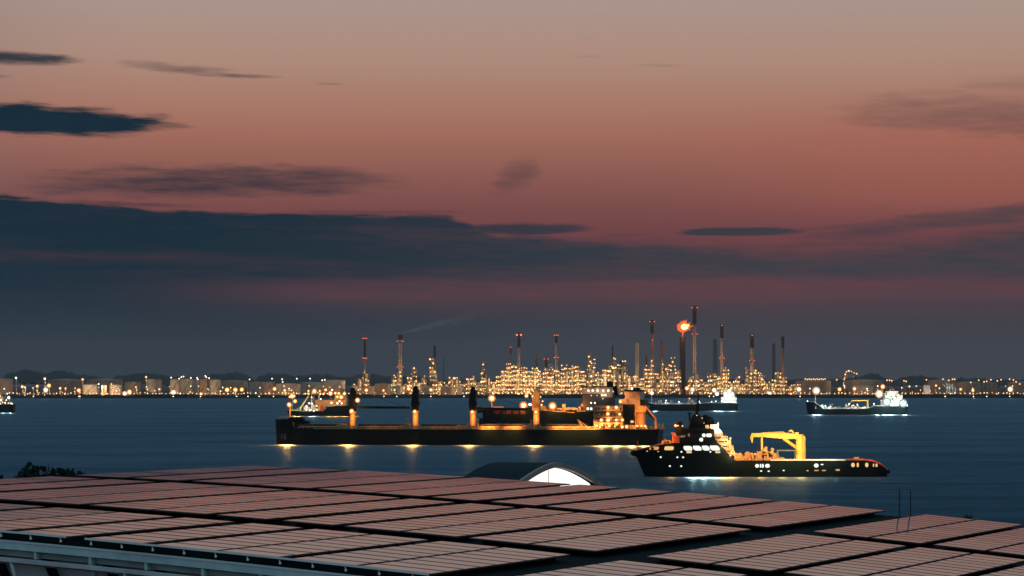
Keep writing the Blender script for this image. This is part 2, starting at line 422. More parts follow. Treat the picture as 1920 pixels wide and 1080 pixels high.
def hills(name, peaks, d, base_py, seed, label, rough):
    """a wooded ridge: peaks are (px, py, half width px) of its rounded tops"""
    mb = MB(); X = [-500 + 3 * i for i in range(980)]; Y = [0, 60, 120, 200, 300, 420, 600]
    hs = []
    for j, dy in enumerate(Y):
        f = math.sin(math.pi * (0.06 + 0.88 * j / (len(Y) - 1)))
        row = []
        for px in X:
            z = GZ(base_py, d)
            for (cx, cy, w) in peaks:
                t = (px - cx) / w
                if abs(t) < 1: z = max(z, GZ(base_py, d) + (GZ(cy, d) - GZ(base_py, d)) * math.sqrt(max(0, 1 - t * t)) ** 1.2)
            nz = noise.fractal(Vector((px * 0.07, j * 2.2, seed)), 1.0, 2.0, 5) + .45 * noise.noise(Vector((px * .31, j * 3.1, seed + 5)))
            row.append(max(3.0, (z - 4) * (0.25 + 0.75 * f) + 4 + nz * rough))
        hs.append(row)
    L = len(X)
    mb.add([(GX(px, d + dy), d + dy, hs[j][i]) for j, dy in enumerate(Y) for i, px in enumerate(X)],
           [(j * L + i, j * L + i + 1, (j + 1) * L + i + 1, (j + 1) * L + i) for j in range(len(Y) - 1) for i in range(L - 1)])
    tag(mb.build(name, mat('wooded_hill', (0.022, 0.034, 0.032), 0.95, var=0.4, nscale=0.03), smooth=True), label, kind='structure')
hills('wooded_hills', [(48, 694, 44), (112, 695, 42), (165, 703, 40), (268, 699, 60), (430, 699, 46), (350, 707, 60), (600, 703, 90), (520, 700, 40), (700, 703, 70), (755, 706, 60), (1460, 712, 50),
      (1628, 703, 34), (1722, 705, 46), (1815, 709, 40), (1560, 711, 40), (-120, 700, 100), (2040, 705, 80), (1900, 711, 60), (-300, 703, 150)], 6800, 712, 1.3, 'low wooded hills behind the refinery', 6.0)

# ------------------------------------------------------------------ near shore
nb = MB()
nb.add([(-400, -120, 5), (400, -120, 5), (330, 300, 5), (60, 318, 5), (-120, 345, 5), (-380, 330, 5), (-400, -120, -1), (400, -120, -1), (330, 306, -1), (60, 326, -1), (-120, 352, -1), (-380, 338, -1)],
       [(0, 1, 2, 3, 4, 5), (2, 8, 9, 3), (3, 9, 10, 4), (4, 10, 11, 5), (1, 7, 8, 2), (0, 5, 11, 6)])
tag(nb.build('near_shore_ground', mat('near_ground', (0.03, 0.036, 0.026), 0.95, var=0.4, nscale=0.1)), 'ground of the near shore behind the solar roof', kind='structure')

# ------------------------------------------------------------------ the curved roof with the solar panels
PHI = -R(24.4); RU = Vector((math.cos(PHI), math.sin(PHI), 0)); RA = Vector((-math.sin(PHI), math.cos(PHI), 0)); RZ = Matrix.Rotation(PHI, 4, 'Z')
def zr(u): return CAMH + 70 * (-0.0441 - 0.068 * (u / 70 + 0.974) ** 2)
def slope(u): return -2 * 0.068 * (u / 70 + 0.974)
def RP(u, a, z): return RU * u + RA * a + Vector((0, 0, z))
OU, OA, OZ = -36.0, 79.0, 5.0
hall = empty('industrial_hall', RP(OU, OA, OZ), PHI, 'hall with a low curved dark roof under rows of solar panels', 'building')
def LU(u, a, z): return (u - OU, a - OA, z - OZ)
U0, U1, A0, A1 = -55.6, -11.0, 60.62, 97.7
deckm = mat('roof_deck', (0.010, 0.018, 0.020), 0.95, spec=0.05, var=0.35, nscale=0.4)
US = [U0 + (U1 - U0) * i / 48 for i in range(49)]
rd = MB()
for a0, a1, dz0, dz1 in ((A0, A1, -0.20, -0.38),):
    vs = []
    for u in US: vs += [LU(u, a0, zr(u) - .20), LU(u, a1, zr(u) - .20), LU(u, a0, zr(u) - .42), LU(u, a1, zr(u) - .42)]
    fs = []
    for i in range(48):
        b = 4 * i; c = b + 4
        fs += [(b, c, c + 1, b + 1), (b + 2, b + 3, c + 3, c + 2), (b, b + 2, c + 2, c), (b + 1, c + 1, c + 3, b + 3)]
    fs += [(0, 1, 3, 2), (192, 194, 195, 193)]
    rd.add(vs, fs)
rd.build('roof_deck', deckm, hall)
wl = MB()
wm = mat('hall_wall', (0.66, 0.82, 0.82), 0.7, var=0.2, nscale=0.7)
for (ua, ub, aa, ab) in ((U0 + .8, U1 - .8, A0 + .42, A0 + .54), (U0 + .8, U1 - .8, A1 - .5, A1 - .35)):
    N = 24
    for i in range(N):
        u0 = ua + (ub - ua) * i / N; u1 = ua + (ub - ua) * (i + 1) / N
        p, q = LU(u0, aa, zr(u0) - .43), LU(u1, ab, zr(u1) - .43)
        wl.add([(p[0], p[1], 0), (q[0], p[1], 0), (q[0], q[1], 0), (p[0], q[1], 0), (p[0], p[1], p[2]), (q[0], p[1], q[2]), (q[0], q[1], q[2]), (p[0], q[1], p[2])],
               [(4, 5, 6, 7), (0, 1, 5, 4), (2, 3, 7, 6), (1, 2, 6, 5), (3, 0, 4, 7)])
for (u0, u1) in ((U0 + .7, U0 + .85), (U1 - .85, U1 - .7)):
    p, q = LU(u0, A0 + .55, 0), LU(u1, A1 - .51, 0); z = min(zr(u0), zr(u1)) - .45 - OZ
    wl.box(p[0], q[0], p[1], q[1], 0, z)
wl.build('wall', wm, hall)

def along(mb, u0, u1, a0, a1, z0, z1, mi=0, step=0.9):
    """a bar that follows the roof's curve from u0 to u1, z given against the panels' surface"""
    N = max(2, int((u1 - u0) / step)); vs = []
    for i in range(N + 1):
        u = u0 + (u1 - u0) * i / N
        vs += [LU(u, a0, zr(u) + z0), LU(u, a1, zr(u) + z0), LU(u, a1, zr(u) + z1), LU(u, a0, zr(u) + z1)]
    fs = [(0, 1, 2, 3), (4 * N + 3, 4 * N + 2, 4 * N + 1, 4 * N)]
    for i in range(N):
        b = 4 * i; c = b + 4
        fs += [(b, c, c + 1, b + 1), (b + 1, c + 1, c + 2, b + 2), (b + 2, c + 2, c + 3, b + 3), (b + 3, c + 3, c, b)]
    mb.add(vs, fs, mi); return mb
galv = mat('galvanised_steel', (0.58, 0.84, 0.84), 0.45, metal=0.0, var=0.25, nscale=1.2)
galvd = mat('weathered_steel', (0.42, 0.60, 0.60), 0.6, var=0.3, nscale=1.0)
pale = mat('pale_trim', (0.86, 0.86, 0.83), 0.4, var=0.1)
pipem = mat('pale_pipe', (0.68, 0.76, 0.75), 0.5, var=0.25, nscale=1.0)
rustm = mat('rust_streak', (0.20, 0.11, 0.08), 0.8, var=0.35, nscale=2.0)
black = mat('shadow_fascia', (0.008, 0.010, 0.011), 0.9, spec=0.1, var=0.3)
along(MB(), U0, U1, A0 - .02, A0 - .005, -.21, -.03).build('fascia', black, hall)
along(MB(), U0, U1, A0 - .34, A0 - .03, -.42, -.22).build('gutter', galv, hall)
along(MB(), U0, U1, A0 - .36, A0 - .341, -.24, -.20).build('gutter_lip', pale, hall)
along(MB(), U0, U1, A0 - .10, A0 - .03, -.60, -.46).build('edge_beam', galvd, hall)
along(MB(), U0, U1, A0 - .52, A0 - .40, -.72, -.62).build('service_pipe', pipem, hall)
along(MB(), U0, U1, A0 - .50, A0 - .42, -.765, -.722).build('rusty_channel', rustm, hall)
bm_ = MB().prism([(-.03, -.18), (.06, -.18), (.03, .0), (-.03, .0)], -.2, .0).mesh('gutter_bracket', galvd)
cm_ = MB().ball((0, 0, 0), .034, 8, 6).cyl((0, 0, .0), (-.02, 0, .075), .012, n=6).mesh('edge_clip', pale, True)
u = U0 + .5; k = 0
while u < U1:
    put('gutter_bracket', bm_, hall, LU(u, A0 - .12, zr(u) - .43)); u += 1.62
u = U0 + .3
while u < U1:
    put('edge_clip', cm_, hall, LU(u, A0 - .075, zr(u) - .125)); u += 0.93 + 0.14 * math.sin(u * 7)
stm = MB().cyl((0, 0, 0), (-.55, .0, 1.75), .05, .05, 8).mesh('strut', pipem, True)
sb = MB().box(-.10, .10, -.10, .10, 0, 14.0).mesh('column', galvd)
sd = MB().prism([(-.12, 0), (.12, 0), (-.95, 1.9), (-1.19, 1.9)], -.06, .06).mesh('brace', black)
sp_ = MB().prism([(-.42, 0), (.42, 0), (.42, 1.5), (-.42, 1.5)], -.02, .02).mesh('cladding_panel', wm)
u = U0 + 1.0; k = 0
while u < U1 - 1:
    zb = zr(u) - .77
    put('strut', stm, hall, LU(u + .62, A0 - .46, zb - 1.7))
    put('column', sb, hall, LU(u + 2.2, A0 + .02, zr(u + 2.2) - 14.6))
    put('brace', sd, hall, LU(u + 1.75, A0 + .2, zb - 1.8))
    put('brace', sd, hall, LU(u + 3.55, A0 + .2, zb - 1.85))
    u += 3.35

wlamp = lamp('warm', LU(-50.35, A0 - .2, zr(-50.35) - 1.02), .07, hall, 0, name='wall_lamp')
light('warm', LU(-50.35, A0 - .45, zr(-50.35) - 1.1), 25, hall, .1)
# panels
def glass_material():
    m = bpy.data.materials.new('solar_glass'); m.use_nodes = True; nt = m.node_tree; b = nt.nodes['Principled BSDF']
    tc = nt.nodes.new('ShaderNodeTexCoord'); oi = nt.nodes.new('ShaderNodeObjectInfo')
    f = noise_at(nt, tc.outputs['Object'], 1.5, 4.0)
    nt.links.new(ramp(nt, f + 0.5, [(.3, (0.11, 0.13, 0.135, 1)), (.7, (0.18, 0.20, 0.205, 1))]), b.inputs['Base Color'])
    rnd = S(nt, oi.outputs['Random'])
    nt.links.new((rnd * 0.04 + f * 0.05 + 0.045).s, b.inputs['Roughness'])
    b.inputs['IOR'].default_value = 1.54
    
    return m
PG = glass_material(); PF = mat('panel_frame', (0.03, 0.03, 0.032), 0.42, spec=0.4, var=0.2)
pm = MB(); pm.box(-.5, .5, -.5, .5, -.045, -.004, 0)
pm.box(-.488, .488, -.385, .43, -.0035, .0, 1)
PANEL = pm.mesh('solar_panel', [PF, PG])
CX = [[(-.79, -.7586, 'T'), (-.7586, -.730, 'e')],
      [(-.722, -.687, 't'), (-.687, -.655, 'T'), (-.655, -.6225, 't'), (-.6225, -.594, 'T'), (-.594, -.5685, 'e')],
      [(-.5605, -.535, 'T'), (-.535, -.507, 't'), (-.507, -.480, 'T'), (-.480, -.4516, 't'), (-.4516, -.4235, 'e')],
      [(-.4025, -.3765, 't'), (-.3765, -.350, 'T'), (-.350, -.3235, 't'), (-.3235, -.297, 'T'), (-.297, -.270, 't'), (-.270, -.2435, 'T'), (-.2435, -.2165, 't'), (-.2165, -.19, 'e')]]
ROWS = [(60.66, 9, .935, 'near'), (70.75, 14, .895, 'middle'), (84.75, 14, .90, 'far')]
SEGN = ['narrow leftmost', 'left of centre', 'centre', 'wide right']
random.seed(9)
trim_segments = []
LAB = {('near', 0): 'narrow leftmost block of solar panels along the white eaves edge', ('near', 1): 'solar panel block on the eaves edge above the gutter brackets, second from left',
       ('near', 2): 'solar panel block at the eaves in the bottom centre, beside the wide dark walkway', ('near', 3): 'solar panel block in the bottom right corner of the roof, nearest row',
       ('middle', 0): 'narrow block of solar panels at the far left of the middle row', ('middle', 1): 'middle row solar panel block left of centre, between two long walkways',
       ('middle', 2): 'central solar panel block in the middle row, left of the wide walkway', ('middle', 3): 'middle row solar panel block right of the wide dark walkway',
       ('far', 0): 'narrow solar panel block at the far left crest of the roof', ('far', 1): 'far row solar panel block along the seaward edge, left of the lit arched gable',
       ('far', 2): 'far row solar panel block below the supply vessel, in front of the arched gable', ('far', 3): 'far row solar panel block at the right beside the two ladder rails'}
for (a0, nr, pitch, rn) in ROWS:
    for si, cols in enumerate(CX):
        ul, ur = cols[0][0] * 70, cols[-1][1] * 70; uc = (ul + ur) / 2; ac = a0 + nr * pitch / 2
        blk = empty('solar_array', RP(uc, ac, zr(uc) - .2), PHI, LAB[(rn, si)], 'solar panels', 'blocks of solar panels on the curved roof')
        rl = MB()
        for ci, (c0, c1, gp) in enumerate(cols):
            g1 = {'T': .40, 't': .13, 'e': .0}[gp]
            prevg = 0 if ci == 0 else {'T': .40, 't': .13}[cols[ci - 1][2]]
            x0, x1 = c0 * 70 + prevg / 2, c1 * 70 - g1 / 2
            um = (x0 + x1) / 2; th = -math.atan(slope(um)); w = (x1 - x0) / math.cos(th)
            for r_ in range(nr):
                am = a0 + pitch * (r_ + .5)
                o = put('solar_panel', PANEL, blk, (um - uc, am - ac, zr(um) - zr(uc) + .2), (w, pitch - .02, 1.0))
                o.rotation_euler = (R(random.uniform(-.12, .12)), th + R(random.uniform(-.1, .1)), 0)
            for uu in (x0 + .4, x1 - .4):
                z = zr(uu) - zr(uc) + .2 - .05
                rl.box(uu - uc - .03, uu - uc + .03, -nr * pitch / 2 + .1, nr * pitch / 2 - .1, z - .15, z)
        rl.build('mounting_rail', black, blk)
        if rn == 'near': trim_segments.append((ul, ur))
for (ul, ur) in trim_segments:
    along(MB(), ul, ur, A0 - .035, A0 - .005, -.036, .012, step=.6).build('eaves_trim', pale, hall)

# ladder at the seaward end of the wide walkway
uL = -29.05
lad = empty('roof_ladder', RP(uL, A1 + .02, zr(uL) - 3.2), PHI, 'two thin dark ladder rails standing up at the roof edge', 'ladder')
for dx, h in ((-.2, 3.98), (.2, 3.95)):
    MB().cyl((dx, .05, 0), (dx, .05, h), .022, n=8).build('rail', mat('ladder_dark', (.02, .03, .032), .6), lad)
rg = MB()
for i in range(10): rg.cyl((-.2, .05, .2 + .3 * i), (.2, .05, .2 + .3 * i), .014, n=6)
rg.build('rung', MATS['ladder_dark'], lad)

# ------------------------------------------------------------------ vaulted building with the lit gable beyond the roof
cv = P(1039, 867.5, 200.0)
vb = empty('vaulted_pavilion', (cv.x, cv.y, 5.0), PHI, 'dark vaulted roof with a brightly lit white arched gable', 'building')
def vz(h): return (cv.z - 5.0) - 1.30 * (abs(h) / 6.8) ** 1.55
HS = [-9.5 + 19 * i / 32 for i in range(33)]
def vault(x0, x1, zo0, zo1, hmax):
    mb = MB(); hs = [h * hmax / 9.5 for h in HS]; vs = []
    for h in hs: vs += [(x0, h, vz(h) + zo0), (x1, h, vz(h) + zo0), (x1, h, vz(h) + zo1), (x0, h, vz(h) + zo1)]
    fs = [(0, 1, 2, 3), (128 + 3, 128 + 2, 128 + 1, 128)]
    for i in range(32):
        b = 4 * i; c = b + 4; fs += [(b, c, c + 1, b + 1), (b + 1, c + 1, c + 2, b + 2), (b + 2, c + 2, c + 3, b + 3), (b + 3, c + 3, c, b)]
    return mb.add(vs, fs)
vault(-4.5, .0, -.3, 0.0, 9.5).build('roof', mat('vault_roof', (0.012, 0.022, 0.026), 0.8, spec=.15, var=.3), vb)
vault(.004, .22, -.33, .03, 9.5).build('gable_frame', mat('vault_frame', (0.36, 0.31, 0.28), 0.6, var=.15), vb)
gl = MB(); hs = [-6.6 + 13.2 * i / 28 for i in range(29)]
gl.add([(-.05, h, 11.6) for h in hs] + [(-.05, h, max(11.65, vz(h) - .36 - .015 * abs(h))) for h in hs], [(i, i + 1, i + 30, i + 29) for i in range(28)])
lit = glow('gable_glow', (1.0, .93, .86), 1.25); lit.cycles.emission_sampling = 'FRONT'
gl.build('lit_gable', lit, vb)
mu = MB()
for h in (-.9,): mu.box(-.04, -.01, h - .03, h + .03, 11.6, vz(h) - .44)
mu.build('mullion', mat('mullion_pale', (.6, .55, .5), .5), vb)
MB().box(-4.3, -.2, -8.5, 8.5, 0, 11.55).build('wall', mat('pavilion_wall', (.2, .2, .2), .8), vb)

# ------------------------------------------------------------------ trees by the roof
def tree(px, top, half, d, label, seed, n=5000):
    rnd = random.Random(seed); p = P(px, top, d); h = p.z - 5.0; r = half / PPM(d)
    t = empty('tree', (p.x, p.y, 5.0), 0, label, 'tree', 'trees left of the solar roof')
    tm = MB().cyl((0, 0, 0), (.1, .05, h * .55), .26, .17, 8).cyl((.1, .05, h * .55), (.0, .1, h * .85), .17, .05, 7)
    for k in range(7):
        a = k * 2.4; z0 = h * (.5 + .05 * k); tm.cyl((.1, .05, z0), (.1 + math.cos(a) * r * .7, math.sin(a) * r * .7, z0 + h * .12), .07, .02, 5)
    tm.build('trunk', mat('bark', (.05, .04, .03), .9), t)
    cr = MB(); cl = []
    for k in range(16):
        a = rnd.uniform(0, 6.28); q = rnd.uniform(0, .75) * r; cl.append((math.cos(a) * q, math.sin(a) * q, h - r * .55 - rnd.uniform(-.1, 1.5) * r * (.35 + q / r * .5), rnd.uniform(.30, .50) * r))
    cl.append((0, 0, h - r * .4, r * .4))
    for k in range(n):
        c = cl[rnd.randrange(len(cl))]
        v = Vector((rnd.gauss(0, 1), rnd.gauss(0, 1), rnd.gauss(0, 1))).normalized() * c[3] * rnd.uniform(.5, 1.08)
        q = Vector(c[:3]) + v; s = rnd.uniform(.20, .46); ax = Vector((rnd.gauss(0, 1), rnd.gauss(0, 1), rnd.gauss(0, 1))).normalized()
        bx = ax.cross(Vector((rnd.gauss(0, 1), rnd.gauss(0, 1), rnd.gauss(0, 1)))).normalized()
        cr.add([q - ax * s, q + bx * s * .6, q + ax * s, q - bx * s * .6], [(0, 1, 2, 3)])
    cr.build('crown', mat('dark_leaves', (0.018, 0.030, 0.022), 0.9, spec=.1, var=.4), t)
tree(66, 873, 115, 250, 'tallest dark tree crown at the left edge of the solar roof', 1, 9000)
tree(118, 880, 80, 255, 'dark tree crown between the tallest tree and the small bush', 2)
tree(152, 884, 56, 262, 'small rounded dark tree nearest the solar roof edge', 3, 1800)
tree(-14, 884, 55, 246, 'dark tree crown cut by the left edge of the photo', 4, 1800)
def palm(px, top, d):
    p = P(px, top, d); h = p.z - 5
    t = empty('palm_tree', (p.x, p.y, 5.0), 0, 'grassy palm top sticking up behind the right roof edge', 'palm')
    MB().cyl((0, 0, 0), (.1, 0, h - .6), .16, .12, 8).build('trunk', MATS['bark'], t)
    f = MB(); rnd = random.Random(4)
    for k in range(46):
        a = rnd.uniform(0, 6.28); sp = rnd.uniform(.1, .62); L = rnd.uniform(.6, 1.05); w = .035
        b0 = Vector((.1, 0, h - .75)); m_ = b0 + Vector((math.cos(a) * sp * .6, math.sin(a) * sp * .6, L * .62)); e = b0 + Vector((math.cos(a) * sp * 1.35, math.sin(a) * sp * 1.35, L * .72))
        s = Vector((-math.sin(a), math.cos(a), 0)) * w
        f.add([b0 - s, b0 + s, m_ + s, m_ - s, e], [(0, 1, 2, 3), (3, 2, 4)])
    f.build('crown', mat('palm_leaf', (0.07, 0.085, 0.03), .8, var=.3), t)
palm(1812, 961, 170)
palm_small = None
# ------------------------------------------------------------------ tanks on the far shore
def tank(px0, px1, ptop, d, label, m='tank', roof='flat', stair=True):
    c = GX((px0 + px1) / 2, d); r = (px1 - px0) / 2 / PPM(d); z = GZ(ptop, d) - LANDZ
    t = empty('storage_tank', (c, d + r, LANDZ), 0, label, 'tank', 'storage tanks on the far shore')
    n = 28 if r > 10 else 18
    sh = MB().cyl((0, 0, 0), (0, 0, z), r, r, n, False)
    k = max(3, int(z / 5))
    for i in range(1, k + 1): sh.cyl((0, 0, z * i / k - .25), (0, 0, z * i / k), r + .16, r + .16, n, False)
    sh.build('shell', M[m], t, True)
    rf = MB()
    if roof == 'dome': rf.dome((0, 0, z), r, r * .22, n, 4)
    else: rf.cyl((0, 0, z), (0, 0, z + r * .06 + .3), r + .15, r * .1, n)
    rf.build('roof', M[m], t, True)
    if stair:
        s = MB(); K = 14; a0 = -2.3
        for i in range(K):
            a = a0 + i * (1.5 / K); b = a0 + (i + 1) * (1.5 / K); rr = r + .6
            s.cyl((rr * math.cos(a), rr * math.sin(a), z * i / K), (rr * math.cos(b), rr * math.sin(b), z * (i + 1) / K), .22, .22, 4)
        s.build('spiral_stair', M['steeldark'], t)
        rl = MB()
        for i in range(n):
            a, b = 2 * math.pi * i / n, 2 * math.pi * (i + 1) / n
            rl.cyl((r * math.cos(a), r * math.sin(a), z + 1.1), (r * math.cos(b), r * math.sin(b), z + 1.1), .1, .1, 4, False)
            rl.cyl((r * math.cos(a), r * math.sin(a), z), (r * math.cos(a), r * math.sin(a), z + 1.1), .1, .1, 4, False)
        rl.build('roof_railing', M['pole'], t)
    return t
TK = [(-26, 20, 711, 4760, 'large tan tank cut by the left edge of the photo', 'tankwarm', 1), (86, 151, 712.5, 4900, 'long low tan tank behind the leftmost bright lamps', 'tankwarm', 1),
      (158, 226, 712, 4860, 'wide tan tank behind the small squat tanks', 'tankwarm', 1), (153, 181, 721.5, 4640, 'squat grey tank left of the tiny white tank', 'tank', 1),
      (190, 199, 722.5, 4600, 'tiny white tank between two squat tanks', 'tank', 0), (204, 226, 722, 4640, 'squat cream tank right of the tiny white tank', 'tank', 1),
      (232, 262, 717, 4720, 'shadowed grey tank behind the orange twin lamps', 'tankwarm', 1), (275, 293, 711.5, 4680, 'tall dull tank with a tan strip beside it', 'tank', 1), (292.5, 303, 712, 4720, 'narrow tall tan tank', 'tankwarm', 0),
      (318, 335.5, 711.5, 4660, 'tall bright cream tank above the white star lamp', 'tank', 1), (336.5, 360.5, 711, 4690, 'tall ribbed tank with four lamps on its roof', 'tank', 1), (361, 372, 712, 4730, 'slim tall tank squeezed in the tank row', 'tank', 0),
      (372.5, 391, 711.5, 4680, 'tall dark ribbed tank in the tank row', 'tankwarm', 1), (392, 413, 712.5, 4670, 'tall pale tank ending the dense tank row', 'tank', 1),
      (413.5, 463, 714.5, 4800, 'low wide tan tank above three star lamps', 'tankwarm', 1), (466, 494, 717, 4760, 'grey tank right of the low wide tan tank', 'tank', 1),
      (490, 515, 717, 4690, 'orange lit tank beside the floodlight row', 'tankwarm', 1), (514, 562, 720, 4680, 'pale low tank behind the bulk carrier bow lamps', 'tank', 1),
      (562, 602, 717.5, 4860, 'wide cream tank left of the tallest cream tank', 'tank', 1), (602, 646, 713.5, 4720, 'big cream tank behind the offshore support ship', 'tank', 1),
      (680, 702, 724.5, 4650, 'small orange tank at the foot of the leftmost chimney', 'tankwarm', 1), (703, 731, 720, 4680, 'two tone tan tank with one orange lamp', 'tankwarm', 1),
      (734, 752, 724, 4720, 'grey tank below the smoking chimney', 'tank', 1), (790, 812, 726, 4700, 'dark tank behind the second ship crane', 'tankwarm', 1), (829, 851, 725, 4690, 'small rust coloured tank above the open channel', 'tankwarm', 1),
      (856, 866, 724, 4660, 'slender tank beside the rust coloured tank', 'tank', 0), (962, 1000, 723, 4720, 'dim tan tank below the dense process block', 'tankwarm', 1),
      (1495, 1562, 714.5, 4900, 'wide tan tank with a row of lamps along its roof', 'tankwarm', 1), (1588, 1662, 714, 4960, 'huge tan tank below the staircase of lights', 'tankwarm', 1),
      (1600, 1640, 724, 4700, 'low grey tank in front of the huge tan tank', 'tank', 1), (1744, 1796, 713.5, 4800, 'large tan tank right of the pale blue box', 'tankwarm', 1),
      (1797, 1842, 717, 4760, 'tan tank behind the loading arms', 'tankwarm', 1), (1845, 1872, 718, 4800, 'tan tank right of the loading arms', 'tankwarm', 1), (1893, 1935, 717, 4780, 'tan tank cut by the right edge of the photo', 'tankwarm', 1)]
for a in TK: tank(*a[:5], m=a[5], stair=bool(a[6]))
# pale blue box building and low sheds on the right
def shed(px0, px1, ptop, d, dep, label, m, slope_=0.0):
    x0, x1 = GX(px0, d), GX(px1, d); z = GZ(ptop, d) - LANDZ
    t = empty('shed', ((x0 + x1) / 2, d + dep / 2, LANDZ), 0, label, 'shed', 'sheds on the far shore'); w = (x1 - x0) / 2
    MB().box(-w, w, -dep / 2, dep / 2, 0, z * .82).build('wall', m, t)
    rf = MB(); k = max(1, int(2 * w / 9))
    for i in range(k):
        a, b = -w + 2 * w * i / k, -w + 2 * w * (i + 1) / k
        rf.prism([(a, z * .82 + .01), (b, z * .82 + .01), (b, z * .86), (a + (b - a) * .25, z)], -dep / 2 - .5, dep / 2 + .5)
    rf.build('roof', M['steeldark'], t)
shed(1733, 1744, 718, 4640, 10, 'small pale blue box building on the shore', mat('pale_blue', (.5, .58, .66), .6))
shed(1676, 1732, 728, 4690, 16, 'long dark shed with a sawtooth roof on the right shore', M['steeldark'])
shed(1562, 1590, 729, 4700, 14, 'low dark shed left of the huge tan tank', M['steeldark'])
shed(420, 462, 726, 4650, 14, 'open fronted dark shed behind three star lamps', M['steeldark'])
shed(272, 286, 734, 4580, 8, 'little dark hut on the seawall', M['steeldark'])

# ------------------------------------------------------------------ chimneys and flare towers
BEACON = []
def stack(px, ptop, wpx, d, label, capto=None, m='concrete', beacons=(), pbase=741, lattice=False, taper=0.8, cap='stackdark', bk=0.9):
    x = GX(px, d); z = GZ(ptop, d) - LANDZ; r = wpx / 2 / PPM(d)
    t = empty('flare_tower' if lattice else 'chimney', (x, d, LANDZ), 0, label, 'flare tower' if lattice else 'chimney', 'chimneys of the refinery')
    zc = GZ(capto, d) - LANDZ if capto else z
    rt = r * taper
    if lattice:
        w0, w1 = r * 1.0, r * 0.75
        sf = MB().cyl((0, 0, 0), (0, 0, z), r * .22, r * .2, 8)
        sf.build('riser', M[m], t, True)
        lt = MB(); K = max(5, int(z / 11))
        cs = [(-1, -1), (1, -1), (1, 1), (-1, 1)]
        for cx, cy in cs: lt.cyl((cx * w0, cy * w0, 0), (cx * w1, cy * w1, z * .97), .32, .28, 5)
        for i in range(K):
            f0, f1 = i / K * .97, (i + 1) / K * .97; a, b = w0 + (w1 - w0) * f0, w0 + (w1 - w0) * f1
            for (c0, c1) in zip(cs, cs[1:] + cs[:1]):
                lt.cyl((c0[0] * a, c0[1] * a, z * f0), (c1[0] * b, c1[1] * b, z * f1), .18, .18, 4, False)
                lt.cyl((c1[0] * a, c1[1] * a, z * f0), (c0[0] * b, c0[1] * b, z * f1), .18, .18, 4, False)
                lt.cyl((c0[0] * b, c0[1] * b, z * f1), (c1[0] * b, c1[1] * b, z * f1), .18, .18, 4, False)
        lt.build('lattice', M[m], t)
    else:
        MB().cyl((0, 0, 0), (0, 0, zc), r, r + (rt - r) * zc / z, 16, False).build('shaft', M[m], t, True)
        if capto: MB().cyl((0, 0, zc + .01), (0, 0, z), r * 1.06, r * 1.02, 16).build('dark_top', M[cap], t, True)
        else: MB().cyl((0, 0, z - 1), (0, 0, z), rt * 1.05, rt * 1.05, 16).build('rim', M[m], t, True)
        lad_ = MB().box(-.3, .3, -r - .7, -r - .35, 2, zc); lad_.build('ladder', M['steeldark'], t)
    if m in ('concrete', 'rust', 'tank'): light('warm', (2, -r - 24, z * .38), 15000, t, 2.0)
    for (py, nb) in beacons:
        zb = GZ(py, d) - LANDZ
        pf = MB().cyl((0, 0, zb - 1.6), (0, 0, zb - 1.1), r + 1.4, r + 1.4, 14); pf.build('platform', M['steeldark'], t)
        for i in range(nb):
            xx = 0 if nb == 1 else (-1 + 2 * i / (nb - 1)) * (r + .9)
            lamp('red', (xx, -r - 1.3 + abs(xx) * .3, zb), bk, t, 0, name='beacon')
        if nb: light('red', (0, -r - 5, zb - 1), 900, t)
    return t
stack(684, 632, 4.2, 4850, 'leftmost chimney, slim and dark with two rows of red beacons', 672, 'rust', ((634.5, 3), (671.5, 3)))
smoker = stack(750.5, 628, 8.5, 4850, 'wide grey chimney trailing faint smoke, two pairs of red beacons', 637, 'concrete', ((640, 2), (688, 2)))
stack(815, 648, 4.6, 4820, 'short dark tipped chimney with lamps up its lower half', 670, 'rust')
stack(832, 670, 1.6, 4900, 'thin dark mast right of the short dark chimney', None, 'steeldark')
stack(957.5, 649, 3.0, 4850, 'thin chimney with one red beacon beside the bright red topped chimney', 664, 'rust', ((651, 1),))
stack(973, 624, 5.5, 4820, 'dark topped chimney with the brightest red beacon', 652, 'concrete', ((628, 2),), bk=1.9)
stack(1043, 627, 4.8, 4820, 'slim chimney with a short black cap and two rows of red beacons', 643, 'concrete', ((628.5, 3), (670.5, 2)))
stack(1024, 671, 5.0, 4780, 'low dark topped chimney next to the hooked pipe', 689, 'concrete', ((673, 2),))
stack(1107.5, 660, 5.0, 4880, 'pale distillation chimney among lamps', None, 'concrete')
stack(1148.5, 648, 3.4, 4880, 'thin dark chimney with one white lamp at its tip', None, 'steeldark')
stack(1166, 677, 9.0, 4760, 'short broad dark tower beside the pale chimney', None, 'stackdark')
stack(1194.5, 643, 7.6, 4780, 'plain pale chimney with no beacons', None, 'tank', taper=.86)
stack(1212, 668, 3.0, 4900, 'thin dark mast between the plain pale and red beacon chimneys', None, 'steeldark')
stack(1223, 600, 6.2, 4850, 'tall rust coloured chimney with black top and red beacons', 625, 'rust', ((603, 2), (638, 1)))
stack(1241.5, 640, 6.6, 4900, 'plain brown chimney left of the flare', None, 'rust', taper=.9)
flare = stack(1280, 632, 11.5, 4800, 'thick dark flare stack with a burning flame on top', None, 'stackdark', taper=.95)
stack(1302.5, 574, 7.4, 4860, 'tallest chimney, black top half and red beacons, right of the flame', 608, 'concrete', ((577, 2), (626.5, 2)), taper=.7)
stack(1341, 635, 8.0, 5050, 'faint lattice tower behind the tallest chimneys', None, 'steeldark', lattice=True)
stack(1353.5, 608, 6.0, 4850, 'pale chimney with black top right of the faint lattice tower', 634, 'concrete', ((610, 1), (671.5, 2)))
